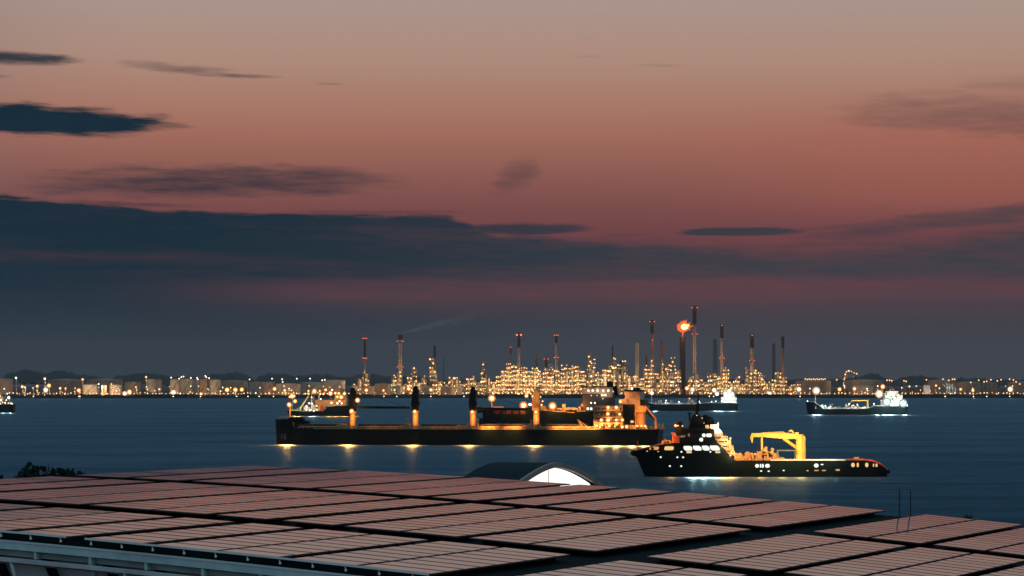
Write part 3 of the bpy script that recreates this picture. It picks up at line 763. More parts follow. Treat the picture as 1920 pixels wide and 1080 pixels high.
stack(1410, 627, 6.6, 4830, 'pale chimney with black top and a red pair low on its shaft', 652, 'concrete', ((629, 1), (676.5, 2)))
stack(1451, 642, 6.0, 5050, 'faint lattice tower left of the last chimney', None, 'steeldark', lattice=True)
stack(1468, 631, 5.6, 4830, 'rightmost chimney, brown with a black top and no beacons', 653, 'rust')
# flame on the flare stack
fz = GZ(632, 4800) - LANDZ; fx = GX(1280, 4800)
fl = MB()
def flame_body(fr, mi, lean=.16, Nn=14):
    vs = []
    for (h, r_) in fr:
        for i in range(Nn):
            a = 2 * math.pi * i / Nn; q = r_ * (1 + .14 * math.sin(3 * a + h * .5))
            vs.append((math.cos(a) * q * 1.25 + h * lean, math.sin(a) * q, h))
    fl.add(vs, [(j * Nn + i, j * Nn + (i + 1) % Nn, (j + 1) * Nn + (i + 1) % Nn, (j + 1) * Nn + i) for j in range(len(fr) - 1) for i in range(Nn)], mi)
flame_body([(.1, .5), (4, .7), (8, 1.2), (9, 3.4), (11, 6.0), (14, 8.2), (18, 8.8), (21, 7.6), (24, 5.0), (26.5, 2.4), (28.5, .2)], 1, .10)
for (a_, L_, w_) in ((.2, 15, 3.4), (.75, 14, 3.8), (1.25, 15, 4.0), (1.9, 12.5, 3.6), (2.7, 11.5, 2.6), (3.4, 9.5, 2.2), (5.9, 11.5, 2.4)):
    c0 = Vector((2.0, 0, 16.0)); fl.cyl(c0, c0 + Vector((math.cos(a_) * L_ * 1.2, 0, math.sin(a_) * L_)), w_, .1, 8, True, 1)
for v in range(len(fl.v)): fl.v[v] = (fl.v[v][0], fl.v[v][1] + 6.0, fl.v[v][2])
flame_body([(12, .4), (13, 2.6), (15, 4.4), (17, 4.8), (19, 4.2), (21, 2.4), (22.6, .3)], 0, .16)
fl.cyl((5, 0, 18), (11.5, 0, 20.5), 3.6, .2, 8, True, 0)
fo = fl.build('flame', [GL['flame'], GL['flamedish']], None, True); fo.location = (fx, 4800, LANDZ + fz)
tag(fo, 'bright orange gas flame burning on the thick flare stack', 'flame')
light('flame', (0, -16, 14), 60000, fo)
# hooked pipe
hk = empty('vent_pipe', (GX(1032, 4780), 4780, LANDZ), 0, 'pale hooked vent pipe arching beside the low dark topped chimney', 'pipe')
zz = GZ(683, 4780) - LANDZ; rr = 3.6
hk_mb = MB().cyl((rr, 0, 0), (rr, 0, zz - rr), .7, .7, 8)
pts = [(rr * math.cos(t), 0, zz - rr + rr * math.sin(t)) for t in [math.pi * i / 8 for i in range(9)]]
hk_mb.path(pts, .7, 8); hk_mb.build('pipe', M['tank'], hk, True)

# smoke from the wide grey chimney
SMOKE = 0.14
def smoke():
    d = 4850; z0 = GZ(627, d); x0 = GX(752, d)
    p = [(751, 627, 6), (775, 620, 16), (805, 611, 25), (840, 603, 34), (875, 596, 42), (915, 586, 52)]
    mb = MB(); n = 14; vs = []
    for (px, py, w) in p:
        c = P(px, py, d); r = w / 2 / PPM(d)
        for i in range(n):
            a = 2 * math.pi * i / n; vs.append((c.x - x0 - math.sin(.25) * math.cos(a) * r, math.sin(a) * r * 1.4, c.z - z0 + math.cos(a) * r))
    fs = [(j * n + i, j * n + (i + 1) % n, (j + 1) * n + (i + 1) % n, (j + 1) * n + i) for j in range(len(p) - 1) for i in range(n)]
    fs += [tuple(range(n - 1, -1, -1)), tuple(range(len(vs) - n, len(vs)))]
    mb.add(vs, fs)
    m = bpy.data.materials.new('smoke'); m.use_nodes = True; nt = m.node_tree; nt.nodes.clear()
    v = nt.nodes.new('ShaderNodeVolumePrincipled'); o = nt.nodes.new('ShaderNodeOutputMaterial')
    tc = nt.nodes.new('ShaderNodeTexCoord')
    f = noise_at(nt, tc.outputs['Object'], .07, 4.0) + 0.5
    sep = nt.nodes.new('ShaderNodeSeparateXYZ'); nt.links.new(tc.outputs['Object'], sep.inputs[0])
    sx_, sy_, sz_ = (S(nt, sep.outputs[i]) for i in range(3))
    t_ = (sx_ / 148.0).max(0.001)
    rad = t_ * 17.0 + 1.8
    dz = (sz_ - t_._op('POWER', .8) * 36.0) + (f - 0.5) * rad * 1.2
    q_ = ((dz * dz + sy_ * sy_ * .5)._op('SQRT')) / rad
    nt.links.new((q_.smooth(1.0, .1) * t_.smooth(1.0, .45) * f.smooth(.2, .75) * SMOKE / rad).s, v.inputs['Density'])
    v.inputs['Color'].default_value = (.9, .84, .8, 1)
    nt.links.new(v.outputs[0], o.inputs['Volume'])
    ob = mb.build('smoke', m)
    b_ = bmesh.new(); b_.from_mesh(ob.data); bmesh.ops.recalc_face_normals(b_, faces=b_.faces); b_.to_mesh(ob.data); b_.free()
    ob.location = (x0, d, z0)
    tag(ob, 'faint smoke trailing right from the wide grey chimney', kind='stuff')
smoke()

# ------------------------------------------------------------------ process plant: steel frames crowded with lamps
def unit(px0, px1, ptop, d, nl, label, seed, peak=.5, shape='ragged', kinds=('warm',), rl=(1.0, 1.7), lights=3, watts=8500, low=.35, wood=None):
    rnd = random.Random(seed)
    x0, x1 = GX(px0, d), GX(px1, d); W_ = x1 - x0; H = GZ(ptop, d) - LANDZ; dep = 22.0
    t = empty('process_unit', ((x0 + x1) / 2, d, LANDZ), 0, label, 'process plant', 'process units of the refinery')
    nb = max(2, int(W_ / 8)); bw = W_ / nb; hs = []
    for i in range(nb):
        f = (i + .5) / nb
        if shape == 'pyramid': k = max(low, 1 - abs(f - peak) / max(peak, 1 - peak) * (1 - low) * 1.1)
        elif shape == 'flat': k = rnd.uniform(.82, 1.0)
        else: k = max(low, rnd.uniform(low, .8) + (.35 if abs(f - peak) < .5 / nb + .08 else 0))
        hs.append(H * min(1.0, k))
    hs[min(nb - 1, int(peak * nb))] = H
    fr = MB(); pl = MB(); vs_ = MB(); spots = []
    for i, h in enumerate(hs):
        a, b = -W_ / 2 + bw * i, -W_ / 2 + bw * (i + 1); lv = max(1, int(h / 6.5)); fh = h / lv
        for (xx, yy) in ((a + .3, -dep / 2), (b - .3, -dep / 2), (a + .3, dep / 2), (b - .3, dep / 2), (a + .3, 0)):
            fr.box(xx - .3, xx + .3, yy - .3, yy + .3, 0, h)
        for j in range(1, lv + 1):
            z = fh * j
            pl.box(a + .1, b - .1, -dep / 2 - .8, dep / 2 + .8, z - .55, z)
            pl.rail([(a + .2, -dep / 2 - .7, z), (b - .2, -dep / 2 - .7, z)], 1.1, .09, 3.0, 4, 0)
            spots += [(a + bw * q, -dep / 2 - 1.1, z + rnd.uniform(1.2, 2.6)) for q in (.12, .5, .88)]
            if rnd.random() < .6: fr.cyl((a + .3, -dep / 2, z - fh), (b - .3, -dep / 2, z), .18, .18, 4, False)
            q = rnd.random()
            if q < .55: vs_.cyl((a + bw * .5, -dep / 2 + 3.5, z - fh + .3), (a + bw * .5, -dep / 2 + 3.5, z - 1.0), bw * .26, bw * .26, 10)
            elif q < .8: vs_.cyl((a + .5, -dep / 2 + 3, z - fh * .55), (b - .5, -dep / 2 + 3, z - fh * .55), fh * .2, fh * .2, 10)
        if rnd.random() < .5:
            hh = rnd.uniform(1.05, 1.25) * h; vs_.cyl((a + bw * .5, 2, 0), (a + bw * .5, 2, hh), rnd.uniform(.9, 2.0), None, 10)
            if hh > h + 3: spots += [(a + bw * .5, 0, hh + .8)]
    rack = MB()
    for k in range(4):
        z = 4.5 + k * 1.6; rack.cyl((-W_ / 2 - 3, -dep / 2 - 4 + k, z), (W_ / 2 + 3, -dep / 2 - 4 + k, z), .42, .42, 6)
    for i in range(nb + 1):
        xx = -W_ / 2 + bw * i; rack.box(xx - .25, xx + .25, -dep / 2 - 4.6, -dep / 2 - .9, 0, 3.9)
    fr.build('steel_frame', M['steel'], t); pl.build('platform', M['steel'], t); rack.build('pipe_rack', M['steel'], t)
    if vs_.v: vs_.build('vessel', M['tank'], t, True)
    rnd.shuffle(spots)
    ground = [(rnd.uniform(-W_ / 2, W_ / 2), -dep / 2 - 5.5, rnd.uniform(2.0, 6.5)) for _ in range(nl)]
    spots = spots[:int(nl * .90)]; spots += ground[:nl - len(spots)]
    for p in spots:
        lamp(rnd.choice(kinds), (p[0] + rnd.uniform(-.8, .8), p[1], p[2]), rl[0] * .75 + (rl[1] * 1.15 - rl[0] * .75) * rnd.random() ** 1.4, t)
    for i in range(lights):
        xx = -W_ / 2 + W_ * (i + .5) / lights; h = hs[min(nb - 1, int((xx / W_ + .5) * nb))]
        light('warm', (xx, -dep / 2 - 14, h * rnd.uniform(.35, .7)), watts, t)
    return t
WK = ('warm', 'warm', 'warm', 'white', 'amber')
WG = ('warm', 'warm', 'amber')
unit(660, 693, 700, 4780, 13, 'small lit frame at the foot of the leftmost chimney', 1, .8, low=.4, kinds=WK)
unit(734, 762, 700, 4780, 17, 'lit frame at the foot of the smoking chimney', 2, .5, low=.4, kinds=WK)
unit(764, 800, 693, 4800, 24, 'lit process frame just right of the smoking chimney', 3, .3, low=.3, kinds=WG)
unit(806, 830, 676, 4790, 20, 'lamp lined tower wrapped round the short dark chimney', 4, .4, low=.35, kinds=WG)
unit(832, 872, 711, 4800, 15, 'low lamps between the dark chimney and the bright block', 5, .5, low=.5, kinds=WG)
unit(874, 922, 702, 4760, 30, 'low lit frames left of the stepped bright block', 6, .75, low=.35, kinds=WK)
unit(904, 910, 677, 4770, 6, 'slender lit tower left of the stepped bright block', 7, .5, low=.6, lights=1)
unit(921, 968, 684, 4740, 90, 'stepped golden block of lamps left of the brightest red beacon', 8, .78, 'pyramid', kinds=WG, lights=4, watts=14000)
unit(968, 1008, 692, 4730, 84, 'broad golden block of lamps under the brightest red beacon', 9, .4, 'flat', kinds=WG, lights=4, watts=14000)
unit(1003, 1010, 667, 4760, 6, 'thin white lit mast above the broad golden block', 10, .5, low=.7, kinds=('white',), lights=1)
unit(1008, 1048, 694, 4735, 62, 'golden block of lamps around the hooked vent pipe', 11, .3, 'flat', kinds=WG, lights=3, watts=13000)
unit(1048, 1098, 690, 4735, 86, 'golden block of lamps right of the black capped chimney', 12, .75, 'flat', kinds=WG, lights=4, watts=13000)
unit(1100, 1116, 676, 4750, 26, 'tall lamp ringed tower around the pale distillation chimney', 13, .5, low=.5, kinds=WK, lights=2)
unit(1116, 1140, 697, 4740, 22, 'ragged lamps between two tall lit towers', 14, .5, low=.4, kinds=WK)
unit(1140, 1155, 676, 4750, 22, 'lamp ringed tower around the thin white tipped chimney', 15, .6, low=.5, kinds=WK, lights=2)
unit(1157, 1176, 680, 4755, 14, 'lamps around the short broad dark tower', 16, .5, low=.4, kinds=WK, lights=1)
unit(1174, 1196, 708, 4740, 16, 'low lamps at the foot of the plain pale chimney', 17, .5, low=.5, kinds=WG)
unit(1198, 1226, 688, 4735, 50, 'dense golden lamps below the tall rust coloured chimney', 18, .7, low=.45, kinds=WG, lights=3)
unit(1228, 1256, 685, 4745, 32, 'lamps at the foot of the plain brown chimney', 19, .6, low=.4, kinds=WG, lights=2)
unit(1256, 1276, 673, 4750, 24, 'white lit tower left of the flare stack', 20, .3, low=.45, kinds=('white', 'warm'), lights=2)
unit(1290, 1330, 702, 4740, 24, 'low lamps below the flame and the tallest chimney', 21, .3, low=.4, kinds=WK, lights=2)
unit(1326, 1344, 700, 4745, 14, 'lamps below the faint lattice tower', 22, .5, low=.5, kinds=WK, lights=1)
unit(1344, 1366, 696, 4735, 34, 'golden stepped tower of lamps under the black topped chimney', 23, .5, 'pyramid', kinds=WG, lights=3)
unit(1366, 1396, 710, 4740, 20, 'low lamps above the small white lit ship', 24, .5, low=.5, kinds=WK, lights=2)
unit(1396, 1412, 692, 4745, 14, 'lamps at the foot of the chimney with a low red pair', 25, .4, low=.5, kinds=WG, lights=1)
unit(1412, 1442, 702, 4740, 34, 'golden frames right of the chimney with a low red pair', 26, .3, low=.5, kinds=WG, lights=2)
unit(1442, 1474, 702, 4745, 26, 'golden frames at the foot of the rightmost chimney', 27, .5, low=.4, kinds=WG, lights=2)
unit(1476, 1500, 724, 4740, 12, 'low amber lamps right of the rightmost chimney', 28, .5, low=.6, kinds=WG, lights=1)
# staircase of lights beside the huge tank
st = empty('lit_stair', (GX(1600, 4930), 4930, LANDZ), 0, 'zigzag stair and walkway of lamps beside the huge tan tank', 'stairway')
sm = MB(); pts = [(1582, 738), (1582, 722), (1584, 708), (1588, 697), (1592, 695), (1600, 699), (1610, 702)]
for a, b in zip(pts[:-1], pts[1:]):
    A_, B_ = P(*a, 4930), P(*b, 4930); o = Vector((GX(1600, 4930), 4930, LANDZ)); sm.cyl(A_ - o, B_ - o, .8, .8, 6)
for q in ((1588, 697), (1600, 699), (1610, 702)):
    A_ = P(*q, 4930) - Vector((GX(1600, 4930), 4930, LANDZ)); sm.cyl((A_.x, 0, 0), A_, .4, .4, 5)
sm.build('walkway', M['steel'], st)
rnd = random.Random(8)
for a, b in zip(pts[:-1], pts[1:]):
    n_ = max(2, int(math.dist(a, b) / 4.2))
    for i in range(n_):
        A_ = P(a[0] + (b[0] - a[0]) * i / n_ + rnd.uniform(-1.5, 1.5), a[1] + (b[1] - a[1]) * i / n_ + rnd.uniform(-1, 1), 4928) - Vector((GX(1600, 4930), 4930, LANDZ))
        lamp('warm', A_, rnd.uniform(1.0, 1.7), st)
for q in ((1586, 705), (1606, 706)): light('warm', P(*q, 4915) - Vector((GX(1600, 4930), 4930, LANDZ)), 8000, st)

# ------------------------------------------------------------------ lamps on posts along the shore
PX = MB().cyl((0, 0, 0), (0, 0, 1), 1, 1, 6).mesh('post', M['pole'])
def post_lamp(px, py, kind, rpx, label, group, d=4600, watts=0, cat='lamp post', off=(0, -1, -.5), name='lamp_post'):
    x = GX(px, d); z = GZ(py, d) - LANDZ; r = rpx / PPM(d)
    t = empty(name, (x, d, LANDZ), 0, label, cat, group)
    put('pole', PX, t, (0, r + .3, 0), (.22, .22, max(1, z)))
    lamp(kind, (0, 0, z), r, t, watts, off)
    return t
BIG = [(86, 731, 'white', 4.2, 'brilliant white lamp, leftmost of the big shore lamps'), (92, 723, 'amber', 3.6, 'orange lamp just above the leftmost brilliant white lamp'), (42, 725, 'warm', 2.6, 'warm lamp of a close pair near the left edge'), (47, 726, 'warm', 1.8, 'smaller lamp of the close pair near the left edge'),
       (70, 724, 'warm', 2.6, 'yellow lamp left of the brilliant white lamp'), (113, 728, 'amber', 2.2, 'amber lamp in front of the long low tan tank'), (148, 732, 'amber', 3.6, 'deep orange lamp over its own glint on the water'), (123, 728, 'warm', 1.6, 'small yellow lamp beside the long tan tank'),
       (234, 738, 'white', 4.0, 'white lamp of the bright pair on the seawall'), (243, 735, 'amber', 4.2, 'orange lamp of the bright pair on the seawall'), (255, 726, 'warm', 1.7, 'warm lamp above the bright pair'), (325.5, 736, 'white', 4.6, 'brilliant cream lamp below the tall bright tank'),
       (299, 730, 'warm', 2.0, 'warm lamp left of the brilliant cream lamp'), (377, 738.5, 'amber', 2.6, 'orange lamp at the foot of the dark ribbed tank'), (426, 731, 'amber', 4.0, 'left lamp of three in front of the open shed'), (441.5, 731, 'warm', 4.0, 'middle lamp of three in front of the open shed'), (453.5, 730.5, 'amber', 3.6, 'right lamp of three in front of the open shed'),
       (515, 729, 'warm', 3.4, 'cream lamp left of the bulk carrier bow'), (534, 732, 'warm', 2.4, 'yellow lamp above the bulk carrier bow'), (687, 731.5, 'amber', 3.0, 'orange lamp in front of the small orange tank'), (719, 732, 'amber', 2.0, 'small orange lamp on the two tone tan tank'), (766.5, 729, 'amber', 3.4, 'orange lamp left of the second ship crane'),
       (808, 731, 'warm', 3.2, 'cream lamp right of the second ship crane'), (740, 731, 'warm', 1.9, 'small lamp below the smoking chimney'), (919, 731, 'warm', 2.6, 'cream lamp above the tanker bow'), (1288, 728, 'amber', 3.6, 'orange lamp of a pair below the tallest chimney'), (1298, 730.5, 'white', 4.2, 'white lamp of a pair below the tallest chimney'),
       (1498, 730, 'white', 4.0, 'white lamp left of the right tanker bow'), (1574, 730, 'amber', 3.4, 'orange lamp right of the right tanker bow'), (1602, 729, 'amber', 3.0, 'orange lamp in front of the huge tan tank'), (1443, 738, 'white', 3.6, 'white lamp on the seawall right of the chimneys'),
       (1655, 725, 'amber', 4.0, 'orange lamp above the right tanker bridge'), (1894, 730, 'white', 4.6, 'brilliant white lamp near the right edge'), (1824, 732, 'warm', 2.8, 'warm lamp right of the loading arms'), (1801, 730, 'warm', 2.4, 'warm lamp over the loading arms'), (1755, 723, 'warm', 2.0, 'warm lamp on the large tan tank'),
       (30, 708.5, 'cool', 2.0, 'lone white lamp high on the left hills'), (84, 710, 'white', 2.0, 'white lamp at the corner of the long tan tank'), (155, 711.5, 'warm', 2.2, 'flat warm lamp on the wide tan tank edge'), (274, 707, 'warm', 2.0, 'lamp on a tall post beside the tall dull tank'), (185, 720, 'white', 1.4, 'small white lamp over the squat grey tank'), (209, 720, 'warm', 1.4, 'small warm lamp over the squat cream tank')]
for (px, py, k, r, lab) in BIG:
    post_lamp(px, py, k, r * 1.2, lab, 'big lamps along the far shore', 4590 + (12 if py < 727 else 0), 42000 if r > 3 else 18000)
LM = [(5, 'the tank cut by the left edge'), (118, 'the long low tan tank'), (167, 'the squat grey tank'), (194, 'the tiny white tank'), (215, 'the squat cream tank'), (247, 'the shadowed grey tank'), (284, 'the tall dull tank'), (326, 'the tall bright cream tank'),
      (348, 'the tall ribbed tank'), (382, 'the tall dark ribbed tank'), (402, 'the tall pale tank'), (438, 'the low wide tan tank'), (480, 'the grey tank beside it'), (502, 'the orange lit tank'), (538, 'the pale low tank'), (582, 'the wide cream tank'), (624, 'the big cream tank'),
      (684, 'the leftmost chimney'), (716, 'the two tone tan tank'), (750, 'the smoking chimney'), (778, 'the second ship crane'), (815, 'the short dark tipped chimney'), (840, 'the rust coloured tank'), (887, 'the third ship crane'), (944, 'the stepped golden block'), (973, 'the brightest red beacon chimney'),
      (1005, 'the fourth ship crane'), (1043, 'the black capped slim chimney'), (1075, 'the golden block above the wheelhouse'), (1107, 'the pale distillation chimney'), (1148, 'the white tipped thin chimney'), (1194, 'the plain pale chimney'), (1223, 'the tall rust coloured chimney'), (1280, 'the flare stack'), (1302, 'the tallest chimney'),
      (1353, 'the black topped pale chimney'), (1410, 'the chimney with a low red pair'), (1440, 'the faint lattice tower'), (1468, 'the rightmost chimney'), (1528, 'the wide tan tank'), (1576, 'the low dark shed'), (1622, 'the huge tan tank'), (1704, 'the sawtooth roofed shed'), (1738, 'the pale blue box'), (1765, 'the large right tan tank'),
      (1782, 'the loading arms'), (1819, 'the tank behind the loading arms'), (1858, 'the tank right of the loading arms'), (1894, 'the brilliant lamp near the right edge')]
ORD = ['first', 'second', 'third', 'fourth', 'fifth', 'sixth', 'seventh', 'eighth', 'ninth', 'tenth', 'eleventh', 'twelfth']
def name_row(what, row):
    """a label for each of a row of small lamps: counted left or right from the nearest landmark"""
    side = {}
    for o, px in row:
        l = min(LM, key=lambda q: abs(q[0] - px)); side.setdefault((l, px >= l[0]), []).append((abs(px - l[0]), o))
    for (l, rt), q in side.items():
        for i, (dist, o) in enumerate(sorted(q, key=lambda v: v[0])): o['label'] = '%s, %s %s of %s' % (what, ORD[i], 'right' if rt else 'left', l[1])
row_a, row_b, row_c, row_d = [], [], [], []
# lamps standing on tank roofs
for (px, py) in ((321, 708), (336, 710), (340, 707), (344, 706), (358, 708.5), (369.5, 708.5), (371, 711), (385, 705), (387, 707.5), (392, 709), (510, 710), (530, 716), (529, 711), (556.5, 710), (581.5, 710), (604, 713), (609, 712), (468, 711.5)):
    row_a.append((post_lamp(px, py, 'white', 1.5, 'small white lamp above the left tank roofs', 'lamps above the left tank roofs', 4640, 0), px))
name_row('small white roof lamp', row_a)
for i in range(11): post_lamp(1510 + 3.7 * i, 710.5 + (i % 2), 'warm', 1.5, '%s small lamp from the left in the row along the wide tank roof' % ORD[i], 'lamps on the wide tan tank roof', 4890, 0)
for (px, py) in ((1737, 712), (1768, 711), (1779, 713), (1786, 711), (1790, 711), (1820, 717), (1835, 713), (1845, 716), (1850, 715), (1858, 712), (1870, 714), (1877, 712), (1893, 711), (1900, 712.5), (1905, 716), (1912, 720), (1663, 713), (1668, 713), (1672, 714), (1695, 714), (1699, 715), (1718, 724), (1569, 712)):
    row_b.append((post_lamp(px, py, 'warm', 1.6, 'small warm lamp above the right tank roofs', 'lamps above the right tank roofs', 4660, 0), px))
name_row('small warm roof lamp', row_b)
random.seed(21)
px = 18.0; k = 0
while px < 1925:
    py = 737.6 + random.uniform(-1.6, 1.0)
    dense = px < 660 or 1395 < px < 1920 or 860 < px < 900 or 1050 < px < 1200
    knd = random.choice(('warm', 'warm', 'white', 'amber') if px < 1000 else ('warm', 'amber', 'warm'))
    row_c.append((post_lamp(px, py, knd, random.uniform(.8, 1.55), 'small lamp in the low row along the far seawall', 'small lamps along the far seawall', 4575, 9000 if k % 4 == 0 else 0), px))
    px += random.uniform(4.2, 10.0) if dense else random.uniform(8, 20); k += 1
name_row('small low seawall lamp', row_c)
for k in range(52):
    px = random.choice((random.uniform(60, 640), random.uniform(1480, 1915), random.uniform(60, 640)))
    row_d.append((post_lamp(px, random.uniform(723, 736), random.choice(('warm', 'amber', 'white')), random.uniform(.9, 1.7), 'small lamp on a post among the tanks', 'small lamps among the tanks', random.uniform(4590, 4630), 4000 if k % 2 else 0), px))
name_row('small post lamp above the seawall', row_d)
row_e = []
# lit shore lines: low lamps close to the water
for px in (63, 148, 150, 325, 376, 444, 465, 486, 513, 720, 744, 808, 870, 1330, 1338, 1500, 1772, 1825, 1850, 1893):
    row_e.append((post_lamp(px, 743.2, 'white', 1.2, 'little white light at the water edge below the seawall', 'lights at the water edge', 4452 + 70 * max(0, min(1, (GX(px, 4480) + 400) / 1200)), 900, off=(0, -2, -.1), name='navigation_light', cat='light'), px))
name_row('little light at the water edge', row_e)
# loading arms on the right jetty
ja = empty('loading_arms', (GX(1782, 4570), 4570, LANDZ), 0, 'cluster of white loading arms on the right jetty', 'loading arm')
am = []
for i, (bx, tx, ty) in enumerate(((1774, 1768, 720), (1779, 1775, 719), (1784, 1780, 719), (1789, 1785, 721))):
    o = Vector((GX(1782, 4570), 4570, LANDZ)); b0 = P(bx, 739, 4570) - o; e = P(tx, ty, 4570) - o; m_ = P(bx + 2.5, 728, 4570) - o
    MB().cyl((b0.x, 0, 0), m_, .5, .45, 6).cyl(m_, e, .45, .3, 6).cyl(e, e + Vector((-1.2, 0, -4)), .3, .25, 6).build('arm', M['white'], ja)
MB().box(-12, 12, -2, 3, .0, 2.2).build('base', M['steel'], ja)
light('cool', (0, -10, 12), 9000, ja)
# ------------------------------------------------------------------ ships
class Hull:
    """stations (x at deck, x at waterline, half beam at deck, half beam at waterline, deck height) from bow to stern"""
    def __init__(s, st, zb=-1.2, nz=6, p=1.0, q=0.7): s.st, s.zb, s.nz, s.p, s.q = st, zb, nz, p, q
    def pt(s, st, t):
        xd, xw, hd, hw, zt = st; z = s.zb + (zt - s.zb) * t
        return xw + (xd - xw) * t ** s.p, hw + (hd - hw) * t ** s.q, z
    def surf(s, x, z):
        """half beam of the hull at x,z"""
        prev = None
        for st in s.st:
            t = max(0, min(1, (z - s.zb) / (st[4] - s.zb))); q = s.pt(st, t)
            if prev and prev[0] <= x <= q[0] + 1e-6:
                f = (x - prev[0]) / max(1e-6, q[0] - prev[0]); return prev[1] + (q[1] - prev[1]) * f
            prev = q
        return prev[1]
    def mesh(s, mb, mi=0, deckmi=None):
        n, k = len(s.st), s.nz
        for sg in (-1, 1):
            vs = []
            for st in s.st:
                for j in range(k + 1): x, y, z = s.pt(st, j / k); vs.append((x, sg * y, z))
            fs = []
            for i in range(n - 1):
                for j in range(k):
                    a = i * (k + 1) + j; f = (a, a + k + 1, a + k + 2, a + 1); fs.append(f if sg < 0 else f[::-1])
            mb.add(vs, fs, mi)
        top = [s.pt(st, 1) for st in s.st]
        mb.add([(x, -y, z - .02) for x, y, z in top] + [(x, y, z - .02) for x, y, z in top], [(i, i + 1, i + 1 + n, i + n) for i in range(n - 1)], mi if deckmi is None else deckmi)
        b = [s.pt(s.st[-1], j / k) for j in range(k + 1)]
        mb.add([(x, -y, z) for x, y, z in b] + [(x, y, z) for x, y, z in b], [(j, k + 1 + j, k + 2 + j, j + 1) for j in range(k)], mi)
        return mb

class Ship:
    """a ship's own frame, measured on the photograph: px0 amidships, wl the waterline's row"""
    def __init__(s, name, px0, wl, yaw, label, cat='ship'):
        s.d = DWL(wl); s.k = PPM(s.d); s.px0, s.wl, s.yaw = px0, wl, R(yaw); s.cy = math.cos(s.yaw)
        s.root = empty(name, (GX(px0, s.d), s.d, 0), s.yaw, label, cat); s.gain = 1.0
    def X(s, px, y=0.0): return (px - s.px0) / s.k / s.cy + y * math.tan(s.yaw)      # x in the ship's frame of something y to port/starboard
    def Z(s, py): return (s.wl - py) / s.k
    def W(s, px): return px / s.k / s.cy
    def part(s, name, mb, m, smooth=False): return mb.build(name, m, s.root, smooth)
    def box(s, mb, px0, px1, py0, py1, y0, y1, mi=0): return mb.box(s.X(px0, y0), s.X(px1, y0), y0, y1, s.Z(py1), s.Z(py0), mi)
    def lamp(s, kind, px, py, rpx, y, watts=0, off=(0, -1, -.6)): return lamp(kind, (s.X(px, y), y, s.Z(py)), rpx / s.k, s.root, watts * s.gain, off)
    def spot(s, kind, px, py, y, watts, ang=100, soft=.6, tilt=0.0): return light(kind, (s.X(px, y), y, s.Z(py)), watts, s.root, soft, R(ang), (R(tilt), 0, 0))
    def side(s, name, kind_m, poly, y, t=.06, proud=.05):
        """a flat shape on the near side at y: poly in photograph pixels"""
        mb = MB().prism([(s.X(a, y), s.Z(b)) for a, b in poly], y - proud, y - proud + t)
        return s.part(name, mb, kind_m)
def rounded(px0, py0, px1, py1, sk=0.0, c=.25):
    """a window's outline in photograph pixels, corners cut, top pushed left by sk"""
    w, h = px1 - px0, py1 - py0; a = min(w, h) * c
    pts = [(px0 + a, py1), (px1 - a, py1), (px1, py1 - a), (px1, py0 + a), (px1 - a, py0), (px0 + a, py0), (px0, py0 + a), (px0, py1 - a)]
    return [(x - sk * (py1 - y) / h, y) for x, y in pts]

# ---- 1 the bulk carrier
B = Ship('bulk_carrier', 872, 833, -8, 'long loaded bulk carrier with four deck cranes and an orange lit deckhouse at the stern')
hb = 12.5; B.gain = .2
def bx(px): return B.X(px, -hb)
zd = B.Z(803)
zf = B.Z(790.5)
x0b = B.X(513, 0)
st = [(x0b, x0b + .6, .5, .3, zf), (x0b + 1.6, x0b + 1.2, 4.6, 2.6, zf), (x0b + 4, x0b + 3.4, 8.2, 6.2, zf), (x0b + 8, x0b + 7, 11.0, 9.8, zf - .15), (x0b + 9.4, x0b + 8.4, 11.4, 10.4, zf - .2), (x0b + 9.8, x0b + 8.9, 11.5, 10.6, zd + .6), (x0b + 12, x0b + 11, 12.0, 11.6, zd + .15), (x0b + 18, x0b + 18, hb, hb, zd)]
xe = bx(1229)
st += [(x, x, hb, hb, zd) for x in [x0b + 18 + (xe - x0b - 32) * i / 6 for i in range(1, 7)]] + [(xe - 7, xe - 7, hb, hb * .96, zd), (xe, xe - 1.0, hb * .97, hb * .86, zd + .25)]
BH = Hull(st); hm = BH.mesh(MB(), 0, 1)
B.part('hull', hm, [M['hull'], M['deck']])
# bulwark forward
bw = MB()
for sg in (-1, 1):
    pts = [BH.pt(q, 1) for q in st[:5]]
    for a, b in zip(pts[:-1], pts[1:]):
        bw.add([(a[0], sg * a[1], a[2]), (b[0], sg * b[1], b[2]), (b[0], sg * b[1], b[2] + .9), (a[0], sg * a[1], a[2] + .9)], [(0, 1, 2, 3)])
        bw.add([(a[0], sg * (a[1] - .08), a[2]), (b[0], sg * (b[1] - .08), b[2]), (b[0], sg * (b[1] - .08), b[2] + .9), (a[0], sg * (a[1] - .08), a[2] + .9)], [(3, 2, 1, 0)])
B.part('bulwark', bw, M['hull'])
# bow mark: three pale bars, one over the other
bmk = MB()
for (a, b, y) in ((533.5, 537.2, 815.5), (533.8, 537.8, 819.8), (534.4, 536.8, 823.4)):
    x = [B.X(q, -7) for q in (a, b)]; z = B.Z(y)
    ya, yb = BH.surf(x[0], z), BH.surf(x[1], z)
    bmk.add([(x[0], -ya - .06, z - .2), (x[1], -yb - .06, z - .2), (x[1], -yb - .06, z + .2), (x[0], -ya - .06, z + .2)], [(0, 1, 2, 3)])
x = [B.X(q, -7) for q in (528.5, 529.6)]
bmk.add([(q, -BH.surf(q, B.Z(yy)) - .06, B.Z(yy)) for q, yy in ((x[0], 823), (x[1], 823), (x[1], 814), (x[0], 814))], [(0, 1, 2, 3)])
B.part('bow_mark', bmk, mat('hull_marking', (.42, .38, .34), .6))
